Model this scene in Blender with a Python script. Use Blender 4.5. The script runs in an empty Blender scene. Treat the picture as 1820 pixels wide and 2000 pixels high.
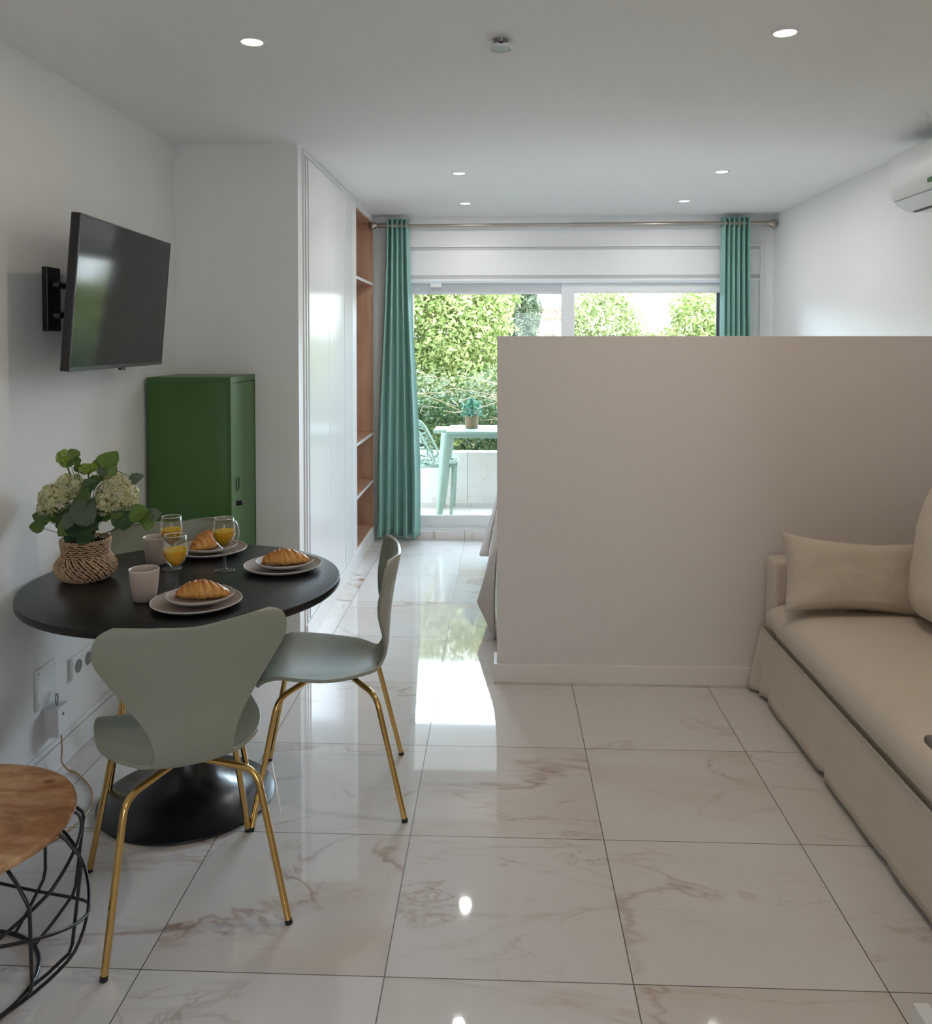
import bpy, bmesh, math, random
import numpy as np
from mathutils import Vector, Matrix, noise
random.seed(7)
PI = math.pi
SC = bpy.context.scene
COL = SC.collection

# ------------------------------------------------------------ camera
YAW, ROLL, PITCH, VY, FPX, CAMH = 0.0407345, 0.000155, 0.0309357, 717.5, 1688.5, 1.542
fw = Vector((-math.sin(YAW)*math.cos(PITCH), math.cos(YAW)*math.cos(PITCH), -math.sin(PITCH)))
rt = Vector((math.cos(YAW), math.sin(YAW), 0))
up = rt.cross(fw)
r2 = math.cos(ROLL)*rt + math.sin(ROLL)*up
u2 = -math.sin(ROLL)*rt + math.cos(ROLL)*up
cam = bpy.data.cameras.new('camera')
cam.sensor_fit = 'HORIZONTAL'; cam.sensor_width = 36.0
cam.lens = 36.0*FPX/1820.0
cam.shift_x = 0.0
cam.shift_y = -(1000.0-VY)/1820.0
cam.clip_start = 0.05; cam.clip_end = 200
camo = bpy.data.objects.new('camera', cam); COL.objects.link(camo)
camo.matrix_world = Matrix(((r2.x, u2.x, -fw.x, 0), (r2.y, u2.y, -fw.y, 0), (r2.z, u2.z, -fw.z, CAMH), (0, 0, 0, 1)))
SC.camera = camo

# ------------------------------------------------------------ world, sun, added fill lights, exposure
SC.view_settings.view_transform = 'Standard'
SC.view_settings.look = 'None'
SC.view_settings.exposure = 0.22
SC.view_settings.gamma = 1.0
SC.view_settings.use_curve_mapping = False
SC.cycles.use_denoising = True
SC.cycles.max_bounces = 10
SC.cycles.diffuse_bounces = 6
SC.cycles.glossy_bounces = 4
SC.cycles.transmission_bounces = 8
SC.cycles.transparent_max_bounces = 12
SC.cycles.sample_clamp_indirect = 6.0
SC.cycles.caustics_reflective = False
SC.cycles.caustics_refractive = False
wd = bpy.data.worlds.new('sky'); SC.world = wd; wd.use_nodes = True
bg = wd.node_tree.nodes['Background']
bg.inputs[0].default_value = (0.84, 0.92, 1.0, 1)
bg.inputs[1].default_value = 7.0

def light(name, kind, loc, direction, energy, color, **kw):
    l = bpy.data.lights.new(name, kind); l.energy = energy; l.color = color
    for k, v in kw.items(): setattr(l, k, v)
    o = bpy.data.objects.new(name, l); COL.objects.link(o); o.location = loc
    o.rotation_euler = Vector(direction).to_track_quat('-Z', 'Y').to_euler()
    return o
light('sun', 'SUN', (0, 12, 12), (-0.50, 0.20, -0.84), 6.0, (1.0, 0.96, 0.88), angle=0.03)
# added area lights that brighten the room from outside and from behind the camera
SKY_FILL = light('added_sky_fill', 'AREA', (0.6, 9.75, 2.80), (0.0, -1.0, -0.22), 980, (0.60, 0.79, 1.0), shape='RECTANGLE', size=6.5, size_y=1.25)  # stands in for sky light through the balcony door
light('added_room_fill', 'AREA', (0.9, -1.0, 2.48), (0, 0.25, -1), 13, (1.0, 0.93, 0.87), shape='RECTANGLE', size=1.6, size_y=0.5)  # invented lamp, fills the near room from out of view
def portal(name, loc, d, sx, sy):
    o = light(name, 'AREA', loc, d, 1, (1, 1, 1), shape='RECTANGLE', size=sx, size_y=sy)
    o.data.cycles.is_portal = True
portal('portal_balcony', (0.5, 6.98, 1.05), (0, -1, 0), 2.6, 2.1)
portal('portal_rear', (0.75, -2.38, 1.5), (0, 1, 0), 1.1, 1.2)

# ------------------------------------------------------------ material helpers
class NT:
    def __init__(s, name):
        s.m = bpy.data.materials.new(name); s.m.use_nodes = True
        s.t = s.m.node_tree; s.t.nodes.clear()
        s.out = s.n('ShaderNodeOutputMaterial')
    def n(s, kind, **kw):
        nd = s.t.nodes.new(kind)
        for k, v in kw.items():
            if hasattr(nd, k): setattr(nd, k, v)
        return nd
    def l(s, a, b): s.t.links.new(a, b)
    def val(s, nd, key, v):
        if hasattr(v, 'bl_idname') or isinstance(v, bpy.types.NodeSocket): s.l(v, nd.inputs[key])
        else: nd.inputs[key].default_value = v
    def math(s, op, a, b=0.0, c=None):
        nd = s.n('ShaderNodeMath', operation=op); s.val(nd, 0, a); s.val(nd, 1, b)
        if c is not None: s.val(nd, 2, c)
        return nd.outputs[0]
    def mix(s, f, a, b):
        nd = s.n('ShaderNodeMixRGB'); s.val(nd, 0, f); s.val(nd, 1, a); s.val(nd, 2, b); return nd.outputs[0]
    def ramp(s, f, stops):
        nd = s.n('ShaderNodeValToRGB'); e = nd.color_ramp.elements
        while len(e) < len(stops): e.new(0.5)
        for k, (p, c) in enumerate(stops):
            e[k].position = p; e[k].color = c if len(c) == 4 else (*c, 1)
        s.l(f, nd.inputs[0]); return nd.outputs[0]
    def coord(s, kind='Object'): return s.n('ShaderNodeTexCoord').outputs[kind]
    def mapping(s, v, scale=(1, 1, 1), rot=(0, 0, 0), loc=(0, 0, 0)):
        nd = s.n('ShaderNodeMapping'); s.l(v, nd.inputs[0])
        nd.inputs['Scale'].default_value = scale; nd.inputs['Rotation'].default_value = rot; nd.inputs['Location'].default_value = loc
        return nd.outputs[0]
    def noise(s, v, scale, detail=3.0, rough=0.5, dist=0.0, out=0):
        nd = s.n('ShaderNodeTexNoise'); s.l(v, nd.inputs['Vector'])
        nd.inputs['Scale'].default_value = scale; nd.inputs['Detail'].default_value = detail
        nd.inputs['Roughness'].default_value = rough; nd.inputs['Distortion'].default_value = dist
        return nd.outputs[out]
    def pbr(s, color, rough=0.5, metal=0.0, bump=None, bump_s=0.2, bump_d=0.002, **kw):
        b = s.n('ShaderNodeBsdfPrincipled')
        s.val(b, 'Base Color', color if not isinstance(color, tuple) else (*color[:3], 1))
        s.val(b, 'Roughness', rough); s.val(b, 'Metallic', metal)
        for k, v in kw.items(): s.val(b, k.replace('_', ' '), v)
        if bump is not None:
            bp = s.n('ShaderNodeBump'); bp.inputs['Strength'].default_value = bump_s; bp.inputs['Distance'].default_value = bump_d
            s.l(bump, bp.inputs['Height']); s.l(bp.outputs[0], b.inputs['Normal'])
        s.l(b.outputs[0], s.out.inputs[0]); s.b = b
        return s.m

def plain(name, c, rough=0.5, metal=0.0, nscale=0.0, nbump=0.15, nd=0.001, var=0.0, **kw):
    t = NT(name); col = c; bump = None
    if nscale or var:
        co = t.coord()
        nz = t.noise(co, nscale or 8.0, 4.0)
        if nscale: bump = nz
        if var:
            col = t.mix(t.noise(co, (nscale or 8.0)*0.3, 2.0), tuple(x*(1-var) for x in c)+(1,), tuple(min(1, x*(1+var)) for x in c)+(1,))
    return t.pbr(col, rough, metal, bump, nbump, nd, **kw)

M = {}
M['wall'] = plain('white_wall_paint', (0.83, 0.83, 0.825), 0.65, nscale=180, nbump=0.05, nd=0.0005)
M['greige'] = plain('partition_paint', (0.71, 0.665, 0.635), 0.6, nscale=180, nbump=0.05, nd=0.0005)
M['greige_trim'] = plain('skirting_paint', (0.76, 0.71, 0.675), 0.4, nscale=60, nbump=0.03, nd=0.0003)
M['ceiling'] = plain('ceiling_paint', (0.87, 0.87, 0.865), 0.75, nscale=120, nbump=0.04, nd=0.0005)
M['lacquer'] = plain('white_lacquer', (0.85, 0.85, 0.845), 0.19, nscale=30, nbump=0.02, nd=0.0003)
M['satin'] = plain('white_satin_trim', (0.80, 0.80, 0.795), 0.32, nscale=40, nbump=0.02, nd=0.0003)
M['gap_shade'] = plain('painted_gap_shade', (0.10, 0.10, 0.10), 0.8)  # near-black colour stands in for the shade inside gaps
M['plastic'] = plain('white_plastic', (0.78, 0.78, 0.77), 0.35, nscale=200, nbump=0.02, nd=0.0002)
M['alu'] = plain('white_door_frame', (0.78, 0.79, 0.80), 0.3, nscale=60, nbump=0.02, nd=0.0002)
M['black'] = plain('black_plastic', (0.012, 0.012, 0.013), 0.4, nscale=200, nbump=0.03, nd=0.0002)
M['screen'] = plain('tv_screen_glass', (0.010, 0.010, 0.0105), 0.09, Specular_IOR_Level=0.35)
M['bezel'] = plain('tv_bezel', (0.02, 0.02, 0.021), 0.25, nscale=100, nbump=0.02)
M['chrome'] = plain('brushed_steel', (0.42, 0.38, 0.33), 0.30, 1.0, nscale=150, nbump=0.04, nd=0.0003)
M['gold'] = plain('polished_gold_tube', (0.66, 0.42, 0.15), 0.16, 1.0, nscale=60, nbump=0.03, nd=0.0003)
M['tabletop'] = plain('black_table_top', (0.011, 0.0105, 0.010), 0.30, nscale=260, nbump=0.04, nd=0.0003, Specular_IOR_Level=0.35)
M['pedestal'] = plain('black_pedestal', (0.010, 0.011, 0.012), 0.27, nscale=320, nbump=0.10, nd=0.0004)
M['shell'] = plain('sage_green_shell', (0.285, 0.295, 0.235), 0.34, nscale=90, nbump=0.05, nd=0.0006, var=0.04)
M['rubber'] = plain('black_rubber', (0.01, 0.01, 0.01), 0.6)
M['locker_green'] = plain('green_powder_coat', (0.050, 0.135, 0.030), 0.38, nscale=300, nbump=0.06, nd=0.0003)
M['wire'] = plain('black_wire', (0.008, 0.009, 0.011), 0.3, nscale=80, nbump=0.03)
M['terracotta'] = plain('terracotta', (0.42, 0.22, 0.15), 0.8, nscale=20, nbump=0.3, nd=0.02, var=0.3)
M['render'] = plain('white_house_render', (0.78, 0.76, 0.72), 0.9, nscale=5, nbump=0.1, nd=0.01)
M['mint'] = plain('mint_plastic', (0.27, 0.37, 0.30), 0.38, nscale=60, nbump=0.03)
M['juice'] = None
M['stem'] = plain('green_stem', (0.08, 0.12, 0.04), 0.6, nscale=50, nbump=0.1, var=0.2)
M['twig'] = plain('dry_twig', (0.45, 0.32, 0.22), 0.8, nscale=50, nbump=0.2, var=0.2)
M['bark'] = plain('tree_bark', (0.16, 0.12, 0.08), 0.9, nscale=14, nbump=0.6, nd=0.02, var=0.35)
M['cable'] = plain('golden_cable', (0.50, 0.30, 0.12), 0.35, nscale=100, nbump=0.1)
M['soil'] = plain('garden_soil', (0.12, 0.09, 0.06), 0.95, nscale=6, nbump=0.6, nd=0.05, var=0.4)
M['taupe'] = plain('taupe_knob', (0.12, 0.095, 0.07), 0.5, nscale=80, nbump=0.1)
M['greenmark'] = plain('green_print', (0.08, 0.35, 0.10), 0.5)
M['silver'] = plain('silver_lens', (0.26, 0.25, 0.24), 0.35, 0.5)

def mat_emit(name, c, s):
    t = NT(name); e = t.n('ShaderNodeEmission'); e.inputs[0].default_value = (*c, 1); e.inputs[1].default_value = s
    t.l(e.outputs[0], t.out.inputs[0]); return t.m
M['lampw'] = mat_emit('warm_lamp', (1.0, 0.88, 0.72), 4.0)
M['lampc'] = mat_emit('white_lamp', (1.0, 0.98, 0.95), 4.0)

def mat_marble(name, tiles=True, ox=-0.8811, oy=3.2397, size=0.6, rough=0.032, base=(0.71, 0.68, 0.66), plane='xy'):
    t = NT(name)
    co = t.coord('Object')
    sep = t.n('ShaderNodeSeparateXYZ'); t.l(co, sep.inputs[0])
    X = sep.outputs['X']; Y = sep.outputs['Y' if plane == 'xy' else 'Z']
    tx = t.math('DIVIDE', t.math('SUBTRACT', X, ox), size); ty = t.math('DIVIDE', t.math('SUBTRACT', Y, oy), size)
    fx = t.math('FRACT', t.math('ADD', tx, 50.0)); fy = t.math('FRACT', t.math('ADD', ty, 50.0))
    ix = t.math('FLOOR', t.math('ADD', tx, 50.0)); iy = t.math('FLOOR', t.math('ADD', ty, 50.0))
    cb = t.n('ShaderNodeCombineXYZ'); t.l(ix, cb.inputs[0]); t.l(iy, cb.inputs[1])
    wn = t.n('ShaderNodeTexWhiteNoise'); wn.noise_dimensions = '3D'; t.l(cb.outputs[0], wn.inputs['Vector'])
    # vein coordinates: per-tile shift
    sc = t.n('ShaderNodeVectorMath', operation='SCALE'); t.l(wn.outputs['Color'], sc.inputs[0]); sc.inputs['Scale'].default_value = 40.0
    cx = t.n('ShaderNodeCombineXYZ'); t.l(X, cx.inputs[0]); t.l(Y, cx.inputs[1])
    ad = t.n('ShaderNodeVectorMath', operation='ADD'); t.l(cx.outputs[0], ad.inputs[0]); t.l(sc.outputs[0], ad.inputs[1])
    v = t.mapping(ad.outputs[0], (0.55, 1.25, 1.0), (0, 0, 0.30))
    def vein(scale, width, dist, det, seedloc):
        vv = t.mapping(v, (1, 1, 1), (0, 0, 0), seedloc)
        nz = t.noise(vv, scale, det, 0.56, dist)
        a = t.math('ABSOLUTE', t.math('SUBTRACT', nz, 0.5))
        a = t.math('DIVIDE', a, width)
        a = t.math('MINIMUM', a, 1.0)
        return t.math('POWER', t.math('SUBTRACT', 1.0, a), 1.6)
    m1 = vein(1.15, 0.014, 0.7, 6.0, (0, 0, 0))
    m2 = vein(2.6, 0.012, 1.0, 7.0, (7, 3, 0))
    patch = t.ramp(t.noise(v, 1.3, 3.0, 0.6), [(0.44, (0, 0, 0)), (0.62, (1, 1, 1))])
    patch2 = t.ramp(t.noise(t.mapping(v, (1, 1, 1), (0, 0, 0), (11, 5, 2)), 2.3, 4.0, 0.65), [(0.42, (0, 0, 0)), (0.66, (1, 1, 1))])
    rs = t.math('POWER', wn.outputs['Value'], 1.3)
    col = t.mix(t.math('MULTIPLY', patch, t.math('MULTIPLY', rs, 0.8)), (*base, 1), (base[0]*0.84, base[1]*0.74, base[2]*0.63, 1))
    col = t.mix(t.math('MULTIPLY', m1, t.math('MULTIPLY', t.math('MULTIPLY_ADD', patch2, 1.0, 0.10), t.math('MULTIPLY_ADD', rs, 0.7, 0.3))), col, (0.30, 0.145, 0.075, 1))
    col = t.mix(t.math('MULTIPLY', m2, t.math('MULTIPLY', t.math('MULTIPLY', patch, patch2), 0.75)), col, (0.30, 0.19, 0.12, 1))
    cloud = t.noise(ad.outputs[0], 5.0, 3.0)
    col = t.mix(t.math('MULTIPLY', cloud, 0.14), col, (base[0]*0.8, base[1]*0.79, base[2]*0.78, 1))
    rg = t.math('MULTIPLY_ADD', t.noise(co, 3.0, 2.0), 0.03, rough-0.015)
    if tiles:
        def edge(f): return t.math('MINIMUM', f, t.math('SUBTRACT', 1.0, f))
        e = t.math('MINIMUM', edge(fx), edge(fy))
        g = t.math('LESS_THAN', e, 0.0024)
        col = t.mix(g, col, (0.10, 0.085, 0.07, 1))
        rg = t.math('MAXIMUM', rg, t.math('MULTIPLY', g, 0.6))
    return t.pbr(col, rg, 0.0)
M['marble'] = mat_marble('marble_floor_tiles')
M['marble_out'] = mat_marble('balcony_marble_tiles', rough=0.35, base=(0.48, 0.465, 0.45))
M['marble_wall'] = mat_marble('balcony_parapet_marble', rough=0.3, ox=-0.32, oy=-0.11, base=(0.74, 0.72, 0.70), plane='xz')

def mat_wood(name, c1, c2, scale, axis='z', rough=0.5, knots=True):
    t = NT(name); co = t.coord()
    st = {'z': (1, 1, 0.12), 'x': (0.12, 1, 1), 'y': (1, 0.12, 1)}[axis]
    v = t.mapping(co, st)
    n1 = t.noise(v, scale, 5.0, 0.6, 1.6)
    n2 = t.noise(v, scale*9, 3.0, 0.5, 0.3)
    n3 = t.noise(co, scale*0.35, 2.0, 0.5, 2.0)
    f = t.math('ADD', t.math('MULTIPLY', n1, 0.62), t.math('ADD', t.math('MULTIPLY', n2, 0.2), t.math('MULTIPLY', n3, 0.28)))
    col = t.ramp(f, [(0.36, c1), (0.66, c2)])
    return t.pbr(col, rough, 0.0, n2, 0.12, 0.0006)
M['oak'] = mat_wood('oak_veneer', (0.36, 0.20, 0.13), (0.60, 0.37, 0.25), 5.0, 'z', 0.5)
def mat_slab():
    t = NT('mango_wood'); co = t.coord(); v = t.mapping(co, (0.7, 1.5, 1.0), (0, 0, 0.75))
    n1 = t.noise(v, 4.0, 6.0, 0.65, 2.6); n2 = t.noise(v, 38.0, 4.0, 0.6, 0.6); n3 = t.noise(co, 2.6, 2.0, 0.5, 1.0)
    vo = t.n('ShaderNodeTexVoronoi'); t.l(t.mapping(co, (1, 1.3, 1)), vo.inputs['Vector']); vo.inputs['Scale'].default_value = 5.5
    knot = t.math('SUBTRACT', 1.0, t.math('MINIMUM', t.math('MULTIPLY', vo.outputs['Distance'], 9.0), 1.0))
    f = t.math('ADD', t.math('MULTIPLY', n1, 0.50), t.math('ADD', t.math('MULTIPLY', n2, 0.22), t.math('MULTIPLY', n3, 0.38)))
    f = t.math('SUBTRACT', f, t.math('MULTIPLY', knot, 0.30))
    col = t.ramp(f, [(0.30, (0.10, 0.040, 0.018)), (0.47, (0.36, 0.165, 0.07)), (0.64, (0.60, 0.37, 0.20))])
    return t.pbr(col, 0.42, 0.0, n2, 0.12, 0.0006)
M['topwood'] = mat_slab()

def mat_fabric(name, c, rough=0.9, scale=700.0, var=0.12, bump=0.5, waffle=0.0, trans=0.0, sheen=0.15):
    t = NT(name); co = t.coord()
    w1 = t.n('ShaderNodeTexWave', wave_type='BANDS', bands_direction='X'); w2 = t.n('ShaderNodeTexWave', wave_type='BANDS', bands_direction='Z')
    w3 = t.n('ShaderNodeTexWave', wave_type='BANDS', bands_direction='Y')
    for w in (w1, w2, w3):
        t.l(co, w.inputs['Vector']); w.inputs['Scale'].default_value = waffle or scale*0.35; w.inputs['Distortion'].default_value = 0.6
    h = t.math('ADD', t.math('ADD', w1.outputs['Fac'], w2.outputs['Fac']), w3.outputs['Fac'])
    sl = t.noise(t.mapping(co, (1, 1, 0.25)), scale*0.25, 3.0, 0.7)
    big = t.noise(co, 6.0, 3.0)
    f = t.math('ADD', t.math('MULTIPLY', sl, 0.7), t.math('MULTIPLY', big, 0.3))
    col = t.mix(f, tuple(x*(1-var) for x in c)+(1,), tuple(min(1, x*(1+var)) for x in c)+(1,))
    m = t.pbr(col, rough, 0.0, t.math('ADD', h, sl), bump, 0.0008 if not waffle else 0.004)
    t.val(t.b, 'Sheen Weight', sheen)
    if trans:
        tr = t.n('ShaderNodeBsdfTranslucent'); t.l(col, tr.inputs[0]) if not isinstance(col, tuple) else None
        mx = t.n('ShaderNodeMixShader'); mx.inputs[0].default_value = trans
        t.l(t.b.outputs[0], mx.inputs[1]); t.l(tr.outputs[0], mx.inputs[2]); t.l(mx.outputs[0], t.out.inputs[0])
    return m
M['linen'] = mat_fabric('beige_linen', (0.73, 0.645, 0.545))
M['linen2'] = mat_fabric('oat_linen', (0.68, 0.59, 0.49))
M['curtain'] = mat_fabric('teal_curtain_cloth', (0.31, 0.57, 0.51), trans=0.16, bump=0.2)
M['spread'] = mat_fabric('waffle_bedspread', (0.47, 0.385, 0.32), waffle=60.0, bump=0.6)
M['sheet'] = mat_fabric('soft_throw', (0.47, 0.40, 0.365))

def mat_leaf(name, c1, c2, trans=0.35, rough=0.5):
    t = NT(name); g = t.n('ShaderNodeNewGeometry')
    col = t.mix(g.outputs['Random Per Island'], (*c1, 1), (*c2, 1))
    nz = t.noise(t.coord(), 30.0, 2.0)
    col = t.mix(t.math('MULTIPLY', nz, 0.35), col, (c1[0]*0.6, c1[1]*0.6, c1[2]*0.6, 1))
    t.pbr(col, rough)
    tr = t.n('ShaderNodeBsdfTranslucent'); t.l(col, tr.inputs[0])
    mx = t.n('ShaderNodeMixShader'); mx.inputs[0].default_value = trans
    t.l(t.b.outputs[0], mx.inputs[1]); t.l(tr.outputs[0], mx.inputs[2]); t.l(mx.outputs[0], t.out.inputs[0])
    return t.m
M['leaf_tree'] = mat_leaf('bright_tree_leaves', (0.14, 0.24, 0.04), (0.70, 0.76, 0.36), 0.4)
M['leaf_tree2'] = mat_leaf('pale_tree_leaves', (0.16, 0.26, 0.06), (0.72, 0.76, 0.44), 0.4)
M['leaf_cypress'] = mat_leaf('grey_green_needles', (0.08, 0.13, 0.07), (0.24, 0.32, 0.19), 0.25)
M['leaf_ivy'] = mat_leaf('ivy_leaves', (0.018, 0.050, 0.014), (0.10, 0.19, 0.05), 0.3)
M['leaf_shrub'] = mat_leaf('shrub_leaves', (0.06, 0.12, 0.03), (0.36, 0.40, 0.22), 0.35)
M['leaf_teal'] = mat_leaf('teal_plant_leaves', (0.04, 0.16, 0.11), (0.14, 0.30, 0.20), 0.3)
M['leaf_dark'] = mat_leaf('dark_hydrangea_leaf', (0.03, 0.065, 0.025), (0.07, 0.13, 0.040), 0.15, 0.45)
M['leaf_green'] = mat_leaf('green_hydrangea_leaf', (0.075, 0.145, 0.022), (0.18, 0.28, 0.05), 0.2, 0.45)
M['leaf_grey'] = mat_leaf('eucalyptus_leaf', (0.085, 0.125, 0.075), (0.16, 0.20, 0.13), 0.15, 0.6)
M['petal'] = mat_leaf('cream_petals', (0.60, 0.60, 0.24), (0.82, 0.76, 0.60), 0.2, 0.6)
M['petal_green'] = mat_leaf('green_petals', (0.24, 0.36, 0.03), (0.42, 0.54, 0.09), 0.2, 0.6)

def mat_basket(name, c1, c2):
    t = NT(name); co = t.coord()
    n = t.noise(co, 120.0, 4.0, 0.7)
    g = t.n('ShaderNodeNewGeometry')
    col = t.mix(n, (*c1, 1), (*c2, 1))
    col = t.mix(t.math('MULTIPLY', g.outputs['Random Per Island'], 0.6), col, (c2[0]*1.15, c2[1]*1.15, c2[2]*1.1, 1))
    return t.pbr(col, 0.75, 0.0, n, 0.5, 0.001)
M['seagrass'] = mat_basket('seagrass', (0.22, 0.115, 0.055), (0.66, 0.45, 0.29))
M['coir'] = mat_basket('coir_pot', (0.09, 0.058, 0.03), (0.20, 0.14, 0.08))

def mat_ceramic(name, c, rough=0.35, speck=0.0):
    t = NT(name); co = t.coord()
    n = t.noise(co, 350.0, 2.0)
    col = t.mix(t.math('MULTIPLY', t.math('GREATER_THAN', n, 0.64), speck), (*c, 1), (c[0]*0.6, c[1]*0.6, c[2]*0.6, 1))
    return t.pbr(col, rough, 0.0, t.noise(co, 40.0, 2.0), 0.03, 0.001)
M['plate_taupe'] = mat_ceramic('taupe_plate', (0.34, 0.27, 0.23), 0.38, 0.3)
M['plate_under'] = mat_ceramic('pale_plate_glaze', (0.68, 0.65, 0.62), 0.32)
M['cup'] = mat_ceramic('blush_stoneware', (0.52, 0.42, 0.36), 0.5, 0.15)

def mat_croissant():
    t = NT('baked_crust'); co = t.coord('Object')
    at = t.n('ShaderNodeAttribute'); at.attribute_name = 'ridge'
    n = t.noise(co, 55.0, 5.0, 0.6)
    f = t.math('ADD', t.math('MULTIPLY', at.outputs['Fac'], 0.75), t.math('MULTIPLY', n, 0.45))
    col = t.ramp(f, [(0.22, (0.85, 0.52, 0.19)), (0.45, (0.70, 0.30, 0.06)), (0.80, (0.28, 0.075, 0.014))])
    return t.pbr(col, 0.34, 0.0, n, 0.4, 0.003)
M['crust'] = mat_croissant()

def mat_juice():
    t = NT('orange_juice'); return t.pbr((1.0, 0.53, 0.02), 0.15, Subsurface_Weight=1.0, Subsurface_Radius=(1.0, 0.55, 0.10), Subsurface_Scale=0.03)
    tr = t.n('ShaderNodeBsdfTranslucent'); tr.inputs[0].default_value = (1.0, 0.66, 0.015, 1)
    mx = t.n('ShaderNodeMixShader'); mx.inputs[0].default_value = 0.65
    t.l(t.b.outputs[0], mx.inputs[1]); t.l(tr.outputs[0], mx.inputs[2]); t.l(mx.outputs[0], t.out.inputs[0]); return t.m
M['juice'] = mat_juice()
def mat_glass_thin(name, tint=(1, 1, 1)):
    t = NT(name)
    tr = t.n('ShaderNodeBsdfTransparent'); tr.inputs[0].default_value = (*tint, 1)
    gl = t.n('ShaderNodeBsdfGlossy'); gl.inputs['Roughness'].default_value = 0.0
    fr = t.n('ShaderNodeFresnel'); fr.inputs['IOR'].default_value = 1.35
    mx = t.n('ShaderNodeMixShader'); t.l(fr.outputs[0], mx.inputs[0]); t.l(tr.outputs[0], mx.inputs[1]); t.l(gl.outputs[0], mx.inputs[2])
    t.l(mx.outputs[0], t.out.inputs[0]); return t.m
M['pane'] = mat_glass_thin('window_glass', (0.97, 0.985, 0.98))
def mat_wineglass():
    t = NT('wine_glass')
    tr = t.n('ShaderNodeBsdfTransparent'); tr.inputs[0].default_value = (0.95, 0.96, 0.96, 1)
    gl = t.n('ShaderNodeBsdfGlossy'); gl.inputs['Roughness'].default_value = 0.02
    lw = t.n('ShaderNodeLayerWeight'); lw.inputs['Blend'].default_value = 0.28
    f = t.math('MULTIPLY_ADD', t.math('POWER', lw.outputs['Facing'], 1.6), 0.75, 0.04)
    mx = t.n('ShaderNodeMixShader'); t.l(f, mx.inputs[0]); t.l(tr.outputs[0], mx.inputs[1]); t.l(gl.outputs[0], mx.inputs[2])
    t.l(mx.outputs[0], t.out.inputs[0]); return t.m
M['glass'] = mat_wineglass()

# ------------------------------------------------------------ mesh helpers
def link(name, bm_or_data, mat=None, parent=None, smooth=False, angle=None):
    me = bpy.data.meshes.new(name)
    if isinstance(bm_or_data, bmesh.types.BMesh):
        bm_or_data.normal_update(); bm_or_data.to_mesh(me); bm_or_data.free()
    else:
        v, f = bm_or_data; me.from_pydata([tuple(p) for p in v], [], f); me.update()
    if mat is not None: me.materials.append(mat)
    if smooth: me.polygons.foreach_set('use_smooth', [True]*len(me.polygons))
    if angle is not None:
        me.polygons.foreach_set('use_smooth', [True]*len(me.polygons))
        try: me.set_sharp_from_angle(angle=math.radians(angle))
        except Exception: pass
    o = bpy.data.objects.new(name, me); COL.objects.link(o)
    if parent is not None: o.parent = parent
    return o
def tag(o, label=None, cat=None, group=None, kind=None):
    if label: o['label'] = label
    if cat: o['category'] = cat
    if group: o['group'] = group
    if kind: o['kind'] = kind
    return o
def empty(name, loc=(0, 0, 0), rz=0.0, label=None, cat=None, group=None):
    o = bpy.data.objects.new(name, None); COL.objects.link(o); o.location = loc; o.rotation_euler = (0, 0, rz)
    o.empty_display_size = 0.05
    return tag(o, label, cat, group)
def copy_tree(o, parent=None):
    c = o.copy(); COL.objects.link(c)
    if parent is not None: c.parent = parent
    for ch in list(o.children): copy_tree(ch, c)
    return c
def add_box(bm, x0, x1, y0, y1, z0, z1, bevel=0.0, seg=2, M4=None):
    vs = [bm.verts.new((x, y, z)) for z in (z0, z1) for y in (y0, y1) for x in (x0, x1)]
    fs = [(0, 2, 3, 1), (4, 5, 7, 6), (0, 1, 5, 4), (2, 6, 7, 3), (0, 4, 6, 2), (1, 3, 7, 5)]
    F = [bm.faces.new([vs[i] for i in f]) for f in fs]
    if bevel:
        es = list({e for f in F for e in f.edges})
        r = bmesh.ops.bevel(bm, geom=es, offset=bevel, segments=seg, affect='EDGES', profile=0.5)
    return vs
def wnorm(o, on=True):
    if on:
        m = o.modifiers.new('wn', 'WEIGHTED_NORMAL'); m.weight = 100; m.keep_sharp = True
    return o
def box(name, x0, x1, y0, y1, z0, z1, mat, parent=None, bevel=0.0, seg=2):
    bm = bmesh.new(); add_box(bm, x0, x1, y0, y1, z0, z1, bevel, seg)
    return wnorm(link(name, bm, mat, parent, angle=40 if bevel >= 0.008 else None), bevel >= 0.008)
def boxes(name, lst, mat, parent=None, bevel=0.0):
    bm = bmesh.new()
    for b in lst: add_box(bm, *b, bevel=bevel)
    return wnorm(link(name, bm, mat, parent, angle=40 if bevel >= 0.008 else None), bevel >= 0.008)
def lathe_bm(bm, prof, n=48, center=(0, 0, 0), cap=False):
    rings = []
    for r, z in prof:
        if r < 1e-6: rings.append([bm.verts.new((center[0], center[1], center[2]+z))])
        else: rings.append([bm.verts.new((center[0]+r*math.cos(2*PI*k/n), center[1]+r*math.sin(2*PI*k/n), center[2]+z)) for k in range(n)])
    for a, b in zip(rings, rings[1:]):
        for k in range(n):
            k2 = (k+1) % n
            if len(a) == 1 and len(b) == 1: continue
            if len(a) == 1: bm.faces.new((a[0], b[k2], b[k]))
            elif len(b) == 1: bm.faces.new((a[k], a[k2], b[0]))
            else: bm.faces.new((a[k], a[k2], b[k2], b[k]))
def lathe(name, prof, mat, parent=None, n=48, angle=35):
    bm = bmesh.new(); lathe_bm(bm, prof, n)
    return link(name, bm, mat, parent, angle=angle)
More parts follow.
